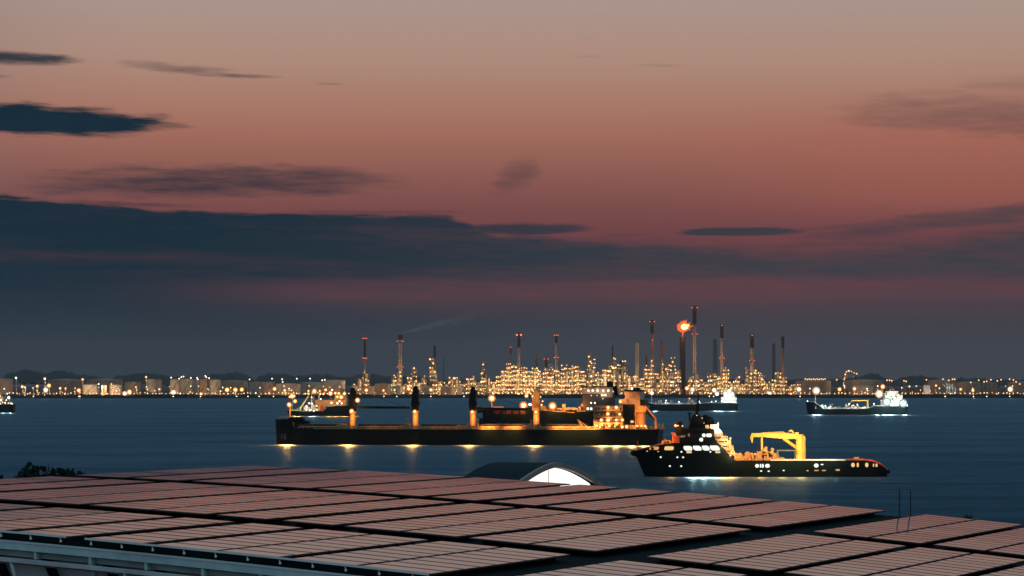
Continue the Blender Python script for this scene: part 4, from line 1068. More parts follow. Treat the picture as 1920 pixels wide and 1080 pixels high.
# hatches
for (a, b) in ((552, 641), (672, 766), (791, 876), (900, 994), (1016, 1092)):
    h = MB(); B.box(h, a, b, 796.5, 803.3, -8.6, 8.6); B.part('hatch_coaming', h, M['dark'])
    c = MB(); n = 6
    for i in range(n):
        a0, a1 = a + (b - a) * i / n, a + (b - a) * (i + 1) / n
        c.prism([(B.X(a0 + .3, -9), B.Z(796.4)), (B.X(a1 - .3, -9), B.Z(796.4)), (B.X(a1 - .3, -9), B.Z(795.0)), (B.X((a0 + a1) / 2, -9), B.Z(794.3)), (B.X(a0 + .3, -9), B.Z(795.0))], -9, 9)
    B.part('hatch_cover', c, mat('hatch_paint', (.075, .045, .03), .6))
# deck houses and gear between the hatches
for (a, b, t) in ((632, 652, 796), (752, 760, 796.5), (762, 771, 795.5), (858, 866, 796), (868, 876, 796), (980, 996, 796), (1003, 1012, 794)):
    m_ = MB(); B.box(m_, a, b, t, 803.2, -11.0, -8.9); B.box(m_, a + 1, a + 3.5, t + 2, 803, -11.4, -11.05); B.part('mast_house', m_, M['gear'])
for (a, t) in ((766, 785), (897, 787), (995.5, 788)):
    m_ = MB(); m_.cyl((B.X(a, -10), -10, zd), (B.X(a, -10), -10, B.Z(t)), .38, .30, 8); m_.ball((B.X(a, -10), -10, B.Z(t)), .5, 8, 5); B.part('ventilator', m_, M['buff'])
# deck pipes, fairleads and rail along the near side
g = MB(); rnd = random.Random(11)
for i in range(3): g.cyl((bx(560), -11.6 + .5 * i, zd + .55 + .12 * i), (bx(1105), -11.6 + .5 * i, zd + .55 + .12 * i), .16, .16, 6)
for i in range(95):
    x = rnd.uniform(bx(560), bx(1225)); h = rnd.uniform(.4, 1.3); w = rnd.uniform(.2, .7); y = rnd.uniform(-12.2, -10.4)
    g.box(x, x + w, y, y + .5, zd, zd + h)
B.part('deck_pipes', g, M['gear'])
rl = MB().rail([(bx(562), -12.4, zd), (bx(1226), -12.3, zd)], 1.05, .06, 3.2, 4, 1); B.part('railing', rl, M['buff'])
edge_ = MB().box(bx(590), bx(1226), -12.62, -12.5, zd - .18, zd + .16); B.part('sheer_strake', edge_, M['buff'])
# foremast and windlass
fm = MB(); xm = B.X(541, -1); fm.cyl((xm, -1, zf), (xm, -1, B.Z(757)), .42, .26, 8); fm.box(xm - .9, xm + .9, -1.6, -.4, B.Z(763), B.Z(762.3)); fm.cyl((B.X(521, -3), -3, zf), (B.X(521, -3), -3, B.Z(783)), .14, .1, 6); fm.cyl((B.X(521, -3), -3, zf + 1), (B.X(528, -3), -3, B.Z(780)), .10, .08, 6)
B.part('foremast', fm, M['buff'])
wn = MB()
for a in (546, 556, 565): wn.cyl((B.X(a, -6), -7.5, zf + .6), (B.X(a, -6), -4.5, zf + .6), 1.25, 1.25, 12)
wn.box(B.X(543, -6), B.X(579, -6), -7, -3.5, zd, zf + .3)
B.part('windlass', wn, M['dark'])
B.lamp('amber', 540, 759, 5.0, -2.2, 7000); B.lamp('amber', 549, 743, 3.0, -2.2)
# cranes
def crane(px, ptop, plow, hw, jib=None, jy=764, lampy=None, lr=2.2, lean=3, dark=True):
    c = MB(); x = B.X(px, 0); c.cyl((x, 0, zd), (x, 0, B.Z(plow)), B.W(hw) * .62, B.W(hw) * .62, 14); c.cyl((x, 0, B.Z(plow + 3)), (x, 0, B.Z(plow)), B.W(hw) * .8, B.W(hw) * .8, 14)
    ped = B.part('crane_pedestal', c, M['buff'], True)
    h = MB(); w = B.W(hw) * .8
    pr = [(x - w * .82, B.Z(plow) + .02), (x + w * .62, B.Z(plow) + .02), (x + w * .70, B.Z(plow - 9)), (x + w * .92, B.Z(plow - 11)), (x + w * .95, B.Z(plow - 17)), (x + w * .74, B.Z(plow - 18)), (x + w * .86, B.Z(ptop + 4)), (x + w * .5, B.Z(ptop + 3.5)), (x + w * .42, B.Z(ptop)), (x - w * .5, B.Z(ptop + .5)), (x - w * .56, B.Z(ptop + 6)), (x - w * .95, B.Z(plow - 15)), (x - w * .95, B.Z(plow - 10))]
    h.prism(pr, -1.7, 1.7); h.box(x - w * .4, x + w * .5, -2.1, -1.75, B.Z(plow - 6), B.Z(plow - 12)); h.cyl((x, -1.0, B.Z(ptop)), (x, 1.0, B.Z(ptop)), .8, .8, 8)
    B.part('crane_house', h, M['dark'] if dark else M['buff'])
    if not dark: light('amber', (x - .5, -6.5, B.Z(ptop + 14)), 900, B.root, .3)
    if jib:
        j = MB(); xa, xb = x + (w * .9 if jib > px else -w * .9), B.X(jib, 0); za, zb = B.Z(jy), B.Z(jy + 1.0)
        for yy in (-1.2, 1.2): j.cyl((xa, yy, za), (xb, yy * .35, zb), .62, .5, 6)
        n = 9
        for i in range(n):
            f, f2 = i / n, (i + 1) / n; y0 = 1.2 * (1 - f * .65); y1 = 1.2 * (1 - f2 * .65)
            j.cyl((xa + (xb - xa) * f, -y0, za + (zb - za) * f), (xa + (xb - xa) * f2, y1, za + (zb - za) * f2), .14, .14, 4)
        B.part('crane_jib', j, M['dark'])
        w_ = MB()
        for yy in (-.5, .5): w_.cyl((x, yy, B.Z(ptop + 1)), (xa + (xb - xa) * .93, yy * .5, zb + .4), .06, .06, 4)
        B.part('hoist_cable', w_, M['rope'])
    if lampy: B.lamp('amber', px - 1, lampy, lr * 1.45, -3.4, 9000, off=(0, -.7, -1.5))
crane(660, 730, 772, 9.0, 768, 763.5, 771, 3.2)
crane(779, 727.5, 770, 9.5, None, 0, 771.5, 2.6)
crane(887, 728.5, 770, 9.5, 996, 766, 772, 2.4)
crane(1005.5, 731, 768, 10.0, None, 0, 772, 2.4, dark=False)
B.lamp('amber', 670, 750.5, 5.0, -3.0, 7000)
# deckhouse at the stern
dk = MB(); B.box(dk, 1111, 1187, 760.5, 803.2, -9.4, 9.4)
B.part('deckhouse', dk, M['cream'])
for i, py in enumerate((769.5, 779, 790)):
    e = MB(); B.box(e, 1110, 1164, py, py + 1.1, -10.9, -9.42); e.rail([(B.X(1110, -10.8), -10.8, B.Z(py)), (B.X(1164, -10.8), -10.8, B.Z(py))], 1.0, .06, 2.0, 4, 1); B.part('gallery', e, M['cream'])
cs = MB(); B.box(cs, 1164, 1185.5, 757, 795, -10.7, -9.42); B.part('engine_casing', cs, M['dark'])
br = MB(); B.box(br, 1168, 1196, 734, 760.3, -8.5, 8.5); B.part('bridge', br, M['cream'])
bs = MB().prism([(B.X(1168.5, -8.6), B.Z(749)), (B.X(1196, -8.6), B.Z(735)), (B.X(1196, -8.6), B.Z(749))], -8.75, -8.52); B.part('bridge_lit_triangle', bs, M['gear'])  # triangle of lamplight on the bridge side, put in as a coloured panel
wb = MB(); B.box(wb, 1157, 1172, 748, 760.3, -9.2, 9.2); B.part('upper_deckhouse', wb, M['cream'])
rf = MB(); B.box(rf, 1167, 1198, 731, 733.9, -9.2, 9.2); rf.box(B.X(1180, 0), B.X(1197, 0), -3, 3, B.Z(731), B.Z(727)); rf.cyl((B.X(1183, 0), 0, B.Z(731)), (B.X(1183, 0), 0, B.Z(716)), .25, .15, 6); rf.box(B.X(1179, 0), B.X(1187, 0), -.15, .15, B.Z(722), B.Z(721)); B.part('bridge_roof', rf, M['dark'])
bb = MB(); B.box(bb, 1184, 1204, 749, 760, -8, 8); B.part('lower_bridge_screen', bb, M['dark'])
fn = MB(); B.box(fn, 1184.5, 1207, 760.1, 772, -7.5, 7.5); B.part('funnel_base', fn, M['buff'])
fc = MB(); fc.cyl((B.X(1197.5, -4), -4, zd), (B.X(1197.5, -4), -4, B.Z(771.9)), B.W(10), B.W(10), 18); B.part('aft_house', fc, M['buff'], True)
ch = MB().prism([(B.X(1203, -5), B.Z(757)), (B.X(1207, -5), B.Z(756)), (B.X(1226, -5), B.Z(783)), (B.X(1223, -5), B.Z(787)), (B.X(1205, -5), B.Z(771))], -6.5, -3.5); B.part('lifeboat', ch, M['dark'])
dv = MB().path([(B.X(1205, -7), -7, B.Z(759)), (B.X(1225, -7), -7, B.Z(784)), (B.X(1226.5, -7), -7, zd)], .35, 8)
dv.cyl((B.X(1224, -7), -7, B.Z(790)), (B.X(1224, -7), -7, zd), .3, .3, 6); B.part('davit', dv, M['buff'])
ar = MB(); B.box(ar, 1226.5, 1240, 800.2, 803.4, -10.5, -9.9); ar.prism([(B.X(1234, -10), B.Z(800.3)), (B.X(1239.4, -10), B.Z(800.3)), (B.X(1237.6, -10), B.Z(790))], -10.35, -10.05); ar.cyl((B.X(1231, -10), -10, zd), (B.X(1231, -10), -10, B.Z(793)), .14, .14, 6); B.part('stern_rail', ar, M['buff'])
sd_ = MB().path([(B.X(1081, -10), -10, B.Z(785)), (B.X(1093, -10), -10, B.Z(802))], .32, 6); sd_.path([(B.X(1081, -10), -10, B.Z(785)), (B.X(1098, -10), -10, B.Z(798)), (B.X(1098.5, -10), -10, zd)], .2, 6); B.part('small_derrick', sd_, M['buff'])
lf = MB(); B.box(lf, 1116, 1132, 797, 800.5, -11.6, -10.0); B.box(lf, 1136, 1162, 796.5, 800.3, -11.5, -10.0); B.part('provision_locker', lf, M['gear'])
for (a, b, c_, d_) in ((1178, 787, 1184, 791.5),): B.side('window', GL['winwarm'], rounded(a, b, c_, d_), -10.7)
for row, (py, xs_) in enumerate(((763.8, (1113, 1119, 1126, 1131, 1145, 1158.5)), (772.6, (1113, 1118, 1124, 1130, 1142, 1147, 1152)), (782.6, (1114, 1119, 1130, 1144, 1147.5, 1157)), (793.5, (1128, 1133, 1145, 1156)))):
    for q in xs_: B.side('window', M['winframe'], rounded(q, py, q + 3.0, py + 3.6), -9.42, .06, .045)
for (a, b, r) in ((1137, 763, 2.6), (1152, 763, 2.6), (1136.5, 775, 2.8), (1158, 775.5, 2.2), (1124.5, 786.5, 2.6), (1137, 786.5, 3.2), (1152, 786, 2.2), (1163, 786, 2.4), (1116, 797, 2.6), (1122, 799, 2.2), (1139, 797, 2.4), (1149, 798, 1.6), (1163, 799, 2.6), (1171, 798.5, 2.8), (1190, 797.3, 2.0), (1198, 797.3, 1.8), (1204.5, 797.3, 2.0), (1160, 752.5, 2.4)):
    B.lamp('amber', a, b, r * 1.4, -11.6 if b > 760 else -9.6, rnd.choice((900, 2000, 3800, 6000)), off=(0, .55, -.9))
B.lamp('white', 1182, 728.5, 2.8, -3.4)
for (a, b, w) in ((1162, 742, 900), (1178, 755, 300), (1197, 786, 700), (1204, 768, 500), (1222, 795, 300), (1192, 765, 500)): light('amber', (B.X(a, -11), -11.5, B.Z(b)), w, B.root, .3)
for a in (915, 960, 1046, 1075, 1105): B.spot('amber', a, 787, -15.5, 9500, 110, .5, 40)
for a in (700, 735, 820, 850): B.spot('amber', a, 787, -15.5, 350, 110, .5, 40)
# overside lights that hang below the rail and light the water
for (a, w) in ((540, 4200), (656, 3600), (775, 2600), (880, 2200), (1000, 2600), (1125, 2600), (1150, 2600), (1180, 2600), (1205, 1600)):
    B.spot('amber', a, 812, -15.2, w * 20, 110, .8, -52)

# ---- 2 the offshore supply vessel
V = Ship('supply_vessel', 1425, 892, 0, 'dark offshore supply vessel with lit bridge windows and a yellow deck crane aft')
hv = 7.6; V.gain = .8
X, Z = V.X, V.Z
sv = [(X(1189), X(1212), .35, .2, Z(846.5)), (X(1197), X(1214), 2.2, 1.0, Z(843.5)), (X(1207), X(1219), 3.9, 2.0, Z(840.5)), (X(1220), X(1228), 5.4, 3.5, Z(837)), (X(1240), X(1244), 6.8, 5.4, Z(831.5)), (X(1262), X(1264), 7.4, 6.7, Z(829)), (X(1290), X(1290), hv, 7.3, Z(827)), (X(1339), X(1339), hv, hv, Z(826)), (X(1352), X(1352), hv, hv, Z(838)), (X(1366), X(1366), hv, hv, Z(856)), (X(1376), X(1376), hv, hv, Z(861.5)), (X(1420), X(1420), hv, hv, Z(862)), (X(1500), X(1500), hv, hv, Z(862)), (X(1580), X(1580), hv, hv, Z(862)), (X(1612), X(1612), hv * .99, hv * .97, Z(862)), (X(1628), X(1628), hv * .97, hv * .94, Z(864)), (X(1643), X(1641), hv * .93, hv * .9, Z(869)), (X(1653), X(1648), hv * .88, hv * .85, Z(876)), (X(1659), X(1652), hv * .82, hv * .8, Z(883))]
VH = Hull(sv, nz=8); vm = VH.mesh(MB(), 0, 1); V.part('hull', vm, [M['hull'], M['deck']], True)
def hullwin(name, m, poly, off=.07):
    pts = [(V.X(a), V.Z(b)) for a, b in poly]; mb = MB()
    vs = [(x, -VH.surf(x, z) - off, z) for x, z in pts] + [(x, -VH.surf(x, z) + .05, z) for x, z in pts]; n = len(pts)
    mb.add(vs, [tuple(range(n)), tuple(range(2 * n - 1, n - 1, -1))] + [(i, i + n, (i + 1) % n + n, (i + 1) % n) for i in range(n)])
    return V.part(name, mb, m)
fend = MB()
for px_ in range(1196, 1300, 6): pass
fend.ball((X(1190), 0, Z(849)), 1.15, 10, 6, 0, .8); V.part('bow_fender', fend, M['dark'], True)
# lower windows, portholes
hullwin('window', GL['winamber'], rounded(1215, 836.4, 1232, 842.2, -2.0, .3)); hullwin('window', GL['winwarm'], rounded(1242.5, 835.6, 1259.5, 842.6, -1.2))
for (a, b, c_, d_, sk) in ((1280, 834.8, 1295.4, 843.2, 2.6), (1298.2, 834.4, 1313, 843.2, 4.0), (1314.6, 834.2, 1328, 843.2, 3.6), (1330, 834, 1347, 843.2, 4.6)):
    hullwin('window', GL['winwhite'], rounded(a, b, c_, d_, sk))
hullwin('window', GL['winwarm'], rounded(1283.5, 844.4, 1293.5, 848)); hullwin('window', GL['winwarm'], rounded(1337, 844.4, 1346.5, 848))
for (a, b) in ((1236.5, 855.8), (1267, 855.8), (1277.5, 855.8), (1253.2, 872.2), (1274, 872.2), (1274.5, 845.6), (1328, 845.6)): hullwin('porthole', GL['winwhite'], rounded(a - 2, b - 1.5, a + 2, b + 1.5, 0, .45))
for (a, b) in ((1212, 844.8), (1231.8, 845.2)): hullwin('porthole', GL['winamber'], rounded(a - 1.8, b - 1.2, a + 1.8, b + 1.2, 0, .45))
for (a, b, c_, d_) in ((1411, 868.2, 1418, 875), (1419.5, 868, 1422, 875), (1423, 868, 1427, 875), (1429.5, 868, 1438, 875), (1520, 867.4, 1528.3, 874.6), (1532.5, 868, 1537.5, 870.2), (1589, 866, 1595.6, 873.8), (1599.4, 866, 1603, 873.8), (1615, 866, 1620.8, 873.8), (1629.5, 867.5, 1631.6, 873.5), (1634.5, 867.5, 1638, 873.6)): hullwin('window', GL['winwhite'] if a < 1580 else GL['winwarm'], rounded(a, b, c_, d_, 0, .3))
for (a, b, c_) in ((1420, 880, 4), (1434, 880.4, 4), (1462, 879, 3.5), (1506, 879.4, 4), (1520.5, 879, 8), (1534.5, 879, 7.5), (1560, 877.6, 8)): hullwin('freeing_port', GL['winamber'] if a > 1500 else GL['winwhite'], rounded(a, b, a + c_, b + (2.2 if c_ < 8 or a < 1550 else 3.2), 0, .3))
# bow rail, bulwark cap
cap = MB(); cp = [(VH.pt(q, 1)[0], -VH.pt(q, 1)[1] + .05, VH.pt(q, 1)[2] + .06) for q in sv[:5]]; cap.path(cp, .13, 6); V.part('bulwark_cap', cap, M['orange'])
js = MB().cyl((X(1195.5), -.2, Z(843.5)), (X(1195.5), -.2, Z(825.5)), .16, .1, 6); V.part('jackstaff', js, M['orange'])
wd = MB(); 
for a in (1243, 1248, 1253): wd.cyl((X(a), -4.6, Z(829)), (X(a), -2.4, Z(829)), .65, .65, 10)
wd.box(X(1241), X(1257), -4.2, -2.6, Z(832), Z(828)); wd.cyl((X(1246), -3.5, Z(828)), (X(1246), -3.5, Z(822)), .2, .2, 6); V.part('windlass', wd, M['buff'])
light('amber', (X(1247), -8.5, Z(822)), 900, V.root)
# forward house: lower tier and bridge
h1 = MB().prism([(X(1258), Z(830)), (X(1339), Z(826.2)), (X(1336), Z(820)), (X(1332), Z(812)), (X(1262), Z(812))], -6.9, 6.9); V.part('lower_house', h1, M['dark'])
h2 = MB().prism([(X(1263), Z(812.02)), (X(1336), Z(812.02)), (X(1337), Z(806)), (X(1268), Z(806))], -6.2, 6.2); V.part('bridge', h2, M['dark'])
h3 = MB().prism([(X(1267), Z(805.98)), (X(1338), Z(805.98)), (X(1334), Z(802.5)), (X(1272), Z(802.5))], -6.8, 6.8); V.part('bridge_roof', h3, M['dark'])
for (a, b, c_, d_, sk) in ((1271, 815.2, 1280, 819, -3), (1286.5, 811.5, 1290.5, 817.5, 0)): V.side('window', mat('dim_glass', (.35, .38, .42), .2), rounded(a, b, c_, d_, sk), -6.9)
V.side('window', GL['winwhite'], rounded(1313, 811.8, 1319.5, 818.4, 0), -6.9); V.side('window', GL['winwhite'], rounded(1320.5, 811.8, 1331, 818.4, 0), -6.9)
ra = MB(); ra.box(X(1258), X(1270.5), -8.1, -6.3, Z(829.5), Z(816.5)); ra.prism([(X(1255), Z(810)), (X(1262), Z(810)), (X(1266), Z(816.4)), (X(1258.2), Z(816.4))], -8.0, -6.95); V.part('rescue_boat', ra, M['orange'])
V.side('boat_canopy', M['white'], [(1262.5, 817), (1265.5, 817), (1262, 811), (1260, 811)], -8.15)
V.lamp('amber', 1263.5, 797, 3.0, -7.4, 500, off=(.4, -.8, -.8)); V.lamp('amber', 1268, 797.2, 1.6, -7.2); V.lamp('amber', 1276.5, 797.8, 1.5, -7.2)
dmk = MB().prism([(X(1262), Z(802.4)), (X(1279), Z(802.4)), (X(1277), Z(792)), (X(1272), Z(788)), (X(1268), Z(793)), (X(1262), Z(796))], -6.6, -5.2); V.part('fire_monitor_platform', dmk, M['dark'])
# mast block and radar mast
ms = MB().prism([(X(1290), Z(802.4)), (X(1319), Z(802.4)), (X(1316), Z(786)), (X(1311), Z(778)), (X(1299), Z(777)), (X(1293), Z(790))], -2.6, 2.6)
ms.cyl((X(1307), 0, Z(779)), (X(1310), 0, Z(741)), .45, .16, 8); ms.box(X(1288), X(1297), -.5, .5, Z(775.6), Z(773.6)); ms.cyl((X(1293), 0, Z(790)), (X(1292.5), 0, Z(775)), .25, .25, 6)
for (a, b, z_) in ((1303, 1317, 765), (1304, 1315, 757), (1302, 1313, 770), (1306, 1314, 750)): ms.box(X(a), X(b), -1.4, 1.4, Z(z_) - .16, Z(z_))
ms.ball((X(1329), -1.5, Z(790)), 1.35, 12, 8); ms.cyl((X(1329), -1.5, Z(802)), (X(1329), -1.5, Z(793)), .35, .35, 8); ms.ball((X(1323), 1.5, Z(786)), 1.2, 12, 8); ms.cyl((X(1323), 1.5, Z(802)), (X(1323), 1.5, Z(788)), .3, .3, 8); ms.ball((X(1318), -1, Z(793)), .9, 10, 6)
ms.path([(X(1296), -2, Z(802)), (X(1303), -1, Z(770)), (X(1309), -.5, Z(750))], .12, 5); ms.path([(X(1336), -2, Z(800)), (X(1334), -1, Z(784)), (X(1322), -.5, Z(778))], .1, 5)
V.part('radar_mast', ms, M['dark'])
V.lamp('amber', 1305.3, 778.6, .9, -3.0); V.lamp('warm', 1315, 783.5, 1.1, -3.0); V.lamp('warm', 1318.3, 792.8, .9, -3.0)
V.lamp('cool', 1310.5, 823, 4.0, -8.6, 0, off=(0, -.8, -.6))
# funnel lit from behind the bridge
fu = MB().prism([(X(1328), Z(811.9)), (X(1351), Z(811.9)), (X(1349), Z(806)), (X(1345), Z(803)), (X(1345), Z(791)), (X(1341), Z(796)), (X(1330), Z(796))], -5.0, -1.0)
V.part('funnel', fu, M['white'])
f2 = MB().box(X(1320), X(1326), -5.6, -4.6, Z(803), Z(796)); V.part('vent_cowl', f2, M['cream'])
for (a, b, w) in ((1337, 802, 700), (1343, 806, 700), (1341, 797, 500)): light('warm', (X(a), -7.0, Z(b)), w, V.root, .3)
# ladders and galleries on the after face of the house
gl_ = MB()
for i, (a, b, c_) in enumerate(((1336, 1351, 817), (1338, 1360, 824), (1342, 1366, 832), (1350, 1370, 841), (1358, 1372, 850))):
    gl_.box(X(a), X(b), -7.4, -2.0, Z(c_), Z(c_) + .18); gl_.rail([(X(a), -7.3, Z(c_)), (X(b), -7.3, Z(c_))], 1.0, .07, 1.4, 4, 1)
    gl_.cyl((X(b - 1), -7.2, Z(c_)), (X(b + 5), -7.2, Z(c_ + 8)), .12, .12, 5); gl_.box(X(b - 6), X(b - 3), -6.8, -6, Z(c_), Z(c_) + 1.1)
gl_.cyl((X(1363), -7, Z(838)), (X(1366), -7, Z(818)), .2, .15, 6)
V.part('stair_gallery', gl_, M['cream'])
for (a, b, r, k) in ((1348, 820.5, 1.7, 'warm'), (1352, 822, 1.6, 'warm'), (1365, 820.5, 2.0, 'amber'), (1358, 829, 1.3, 'amber'), (1363, 836, 1.5, 'amber'), (1349, 835, 1.2, 'warm'), (1367, 844, 1.3, 'amber'), (1365, 852, 2.4, 'warm'), (1371, 849, 1.2, 'amber')):
    V.lamp(k, a, b, r, -8.0, 420, off=(.3, -.8, -.3))
# working deck: gear
gd = MB(); rnd = random.Random(4)
for (a, b, t) in ((1373, 1386, 848.5), (1378, 1394, 853), (1394, 1408, 848), (1385, 1420, 855.5), (1416, 1424, 845), (1432, 1446, 846), (1420, 1440, 857), (1456, 1466, 856)):
    gd.box(X(a), X(b), -6.8 + rnd.uniform(0, 1.2), -3.4, Z(862), Z(t))
for a in (1398, 1420, 1436, 1441): gd.cyl((X(a), -6.4, Z(851)), (X(a), -3.6, Z(851)), .75, .75, 12)
for i in range(60):
    a = rnd.uniform(1374, 1450); t = rnd.uniform(848, 859); w = rnd.uniform(.25, 1.1); y = rnd.uniform(-7.2, -5)
    gd.box(X(a), X(a) + w, y, y + rnd.uniform(.3, .9), Z(862), Z(t))
V.part('deck_machinery', gd, mat('winch_paint', (.30, .19, .09), .5, var=.6, nscale=1.6))
kb = MB().cyl((X(1435), -4.2, Z(851.5)), (X(1435), -4.2, Z(846)), .7, .5, 10).prism([(X(1414), Z(851.5)), (X(1448), Z(851.5)), (X(1445), Z(854)), (X(1418), Z(854))], -6.6, -2.2); V.part('winch_platform', kb, M['dark'])
nk = MB().cyl((X(1431), -4.3, Z(846)), (X(1434), -4.3, Z(836.5)), .85, .3, 10).cyl((X(1444), -5.0, Z(852)), (X(1444), -5.0, Z(842)), .35, .35, 8).ball((X(1444.5), -5, Z(841.8)), .5, 8, 5); V.part('small_deck_crane', nk, M['buff'])
cr = MB(); cr.box(X(1453), X(1488), -5.6, -5.1, Z(844.6), Z(842.4)); cr.cyl((X(1453.5), -5.3, Z(843)), (X(1455), -5.3, Z(862)), .35, .45, 8); cr.cyl((X(1487), -5.3, Z(843)), (X(1487), -5.3, Z(862)), .2, .2, 6); V.part('cargo_gantry', cr, mat('gantry_grey', (.07, .09, .08), .5))
# lit cargo rail along the working deck
rr_ = MB(); rr_.box(X(1440), X(1580), -7.35, -6.9, Z(861.9), Z(859.2)); V.part('cargo_rail', rr_, M['white'])
tr = MB(); tp = [(X(a), -VH.surf(X(a), Z(b)) + .25, Z(b) + .3) for a, b in ((1578, 862), (1612, 862), (1628, 864), (1642, 869), (1651, 875.5), (1656, 881))]; tr.path(tp, .22, 8); V.part('stern_roller_rail', tr, M['orange'])
yb = MB().path([(X(1591), -6.9, Z(861)), (X(1597), -6.9, Z(857.4)), (X(1604), -6.9, Z(857))], .25, 6).cyl((X(1600.5), -6.9, Z(857)), (X(1600.5), -6.9, Z(862)), .35, .4, 8); V.part('capstan', yb, M['yellow'])
sb_ = MB().path([(X(1656), -5.5, Z(883)), (X(1662), -5.5, Z(880))], .2, 6).ball((X(1660), -5.5, Z(883)), .5, 8, 5); V.part('stern_light_bracket', sb_, M['dark'])
# the yellow crane
kp = MB().cyl((X(1496.5), -4, Z(862)), (X(1496.5), -4, Z(851)), 1.75, 1.12, 16).cyl((X(1496.5), -4, Z(851)), (X(1496.5), -4, Z(814)), 1.12, 1.05, 16); V.part('crane_pedestal', kp, M['yellow'], True)
kl = MB().cyl((X(1503), -4.6, Z(858)), (X(1503), -4.6, Z(818)), .12, .12, 5).cyl((X(1505.5), -4.6, Z(858)), (X(1505.5), -4.6, Z(818)), .12, .12, 5)
for i in range(14): kl.cyl((X(1503), -4.6, Z(857 - 2.8 * i)), (X(1505.5), -4.6, Z(857 - 2.8 * i)), .07, .07, 4)
V.part('crane_ladder', kl, M['yellow'])
kb2 = MB().prism([(X(1405.5), Z(815.5)), (X(1407.5), Z(811.6)), (X(1470), Z(811.2)), (X(1484), Z(812.5)), (X(1500), Z(815.5)), (X(1500), Z(822)), (X(1470), Z(822.3)), (X(1428), Z(818.8)), (X(1406.5), Z(818.2))], -4.7, -3.3); V.part('crane_boom', kb2, M['yellow'])
kw = MB().box(X(1476), X(1482), -4.5, -3.5, Z(812), Z(808.6)).box(X(1487), X(1494), -4.6, -3.4, Z(814), Z(810)).ball((X(1501), -4, Z(816.5)), .5, 8, 6).box(X(1499), X(1505), -4.5, -3.5, Z(822), Z(817)).cyl((X(1480), -4.5, Z(809.5)), (X(1480), -3.5, Z(809.5)), .65, .65, 10); V.part('crane_winch', kw, M['yellow'])
kr = MB().path([(X(1423), -4.6, Z(811.5)), (X(1438), -4.6, Z(810)), (X(1466), -4.6, Z(809.3)), (X(1468), -4.6, Z(811.4))], .11, 5).cyl((X(1438), -4.6, Z(811.5)), (X(1438), -4.6, Z(810)), .09, .09, 5).cyl((X(1453), -4.6, Z(811.5)), (X(1453), -4.6, Z(809.8)), .09, .09, 5); V.part('boom_handrail', kr, M['yellow'])
kc = MB().cyl((X(1466), -4, Z(821.5)), (X(1491), -4, Z(839)), .42, .42, 8); V.part('luffing_cylinder', kc, M['yellow'])
kh = MB().cyl((X(1407), -4, Z(817)), (X(1407), -4, Z(821)), .45, .4, 8).cyl((X(1407), -4, Z(821)), (X(1407.5), -4, Z(829.6)), .4, .12, 8); V.part('crane_hook', kh, M['yellow'])
kt = MB().cyl((X(1425.8), -4, Z(852)), (X(1425.8), -4, Z(818.5)), .32, .28, 10); V.part('boom_rest', kt, M['yellow'])
# floodlights of the working deck
for (a, b, y, w, k) in ((1392, 836, -10.5, 900, 'amber'), (1410, 838, -11, 1100, 'amber'), (1440, 834, -11, 1200, 'amber'), (1475, 838, -12, 1300, 'warm'), (1500, 832, -12, 1500, 'warm'), (1450, 806, -14, 3600, 'warm'), (1490, 806, -14, 2600, 'warm'), (1530, 852, -10, 420, 'white'), (1555, 853, -10, 420, 'white'), (1610, 852, -10, 220, 'amber'), (1635, 858, -10, 220, 'amber')):
    light(k, (X(a), y, Z(b)), w, V.root, .3)
V.lamp('warm', 1411, 850, 1.9, -7.0); V.lamp('warm', 1439, 858.5, 1.2, -7.4); V.lamp('warm', 1452, 859, 1.2, -7.4)
for a in (1388, 1402, 1428, 1446, 1461, 1477): V.lamp('warm', a, 859, 1.0, -7.5)
for (a, k, w) in ((1254, 'amber', 260), (1296, 'cool', 1500), (1316, 'cool', 1500), (1338, 'cool', 900), (1352, 'amber', 1300), (1366, 'amber', 1300), (1420, 'amber', 420), (1460, 'amber', 420), (1495, 'amber', 500)):
    V.spot(k, a, 874, -9.4, w * 6.5, 110, .8, -52)
# ---- 3 the dark tanker behind the bulk carrier
T = Ship('tanker', 1040, 804, 0, 'dark tanker half hidden behind the bulk carrier, pale wheelhouse with lit windows')
X, Z = T.X, T.Z; ht = 8.5; T.gain = .3
s3 = [(X(903), X(909), .4, .2, Z(763)), (X(910), X(914), 4, 2.2, Z(764)), (X(922), X(924), 7, 5.5, Z(765)), (X(940), X(940), ht, 8, Z(766)), (X(1000), X(1000), ht, ht, Z(768)), (X(1076), X(1076), ht, ht, Z(774)), (X(1086), X(1086), ht, ht, Z(771)), (X(1120), X(1120), ht, ht, Z(771)), (X(1170), X(1170), ht, ht, Z(771)), (X(1178), X(1175), 7.5, 6.8, Z(771))]
H3 = Hull(s3); T.part('hull', H3.mesh(MB(), 0, 1), [M['hull'], M['deck']])
rp = MB()
for i, (a, b) in enumerate(((914, 926), (928, 936), (938, 947), (949, 958), (962, 972), (976, 985))):
    x0_, x1_ = X(a), X(b); pts = [(x0_, Z(776.2)), (x1_, Z(776.2)), (x1_, Z(768.5 + (i % 3) * 1.2)), (x0_, Z(768.5 + ((i + 1) % 3)))]
    rp.add([(q, -H3.surf(q, z) - .08, z) for q, z in pts], [(0, 1, 2, 3)])
T.part('name_band', rp, mat('band_red', (.07, .014, .010), .6))
bwk = MB(); cp = [(H3.pt(q, 1)[0], -H3.pt(q, 1)[1] + .1, H3.pt(q, 1)[2] + .12) for q in s3[:6]]; bwk.path(cp, .17, 6); T.part('bulwark_cap', bwk, M['buff'])
bb = MB().ball((X(902), 0, Z(790)), 2.4, 10, 6, 0, .8).ball((X(899), 0, Z(770)), 1.6, 10, 6, 0, .8); T.part('anchor', bb, M['dark'])
dg = MB(); rnd = random.Random(6)
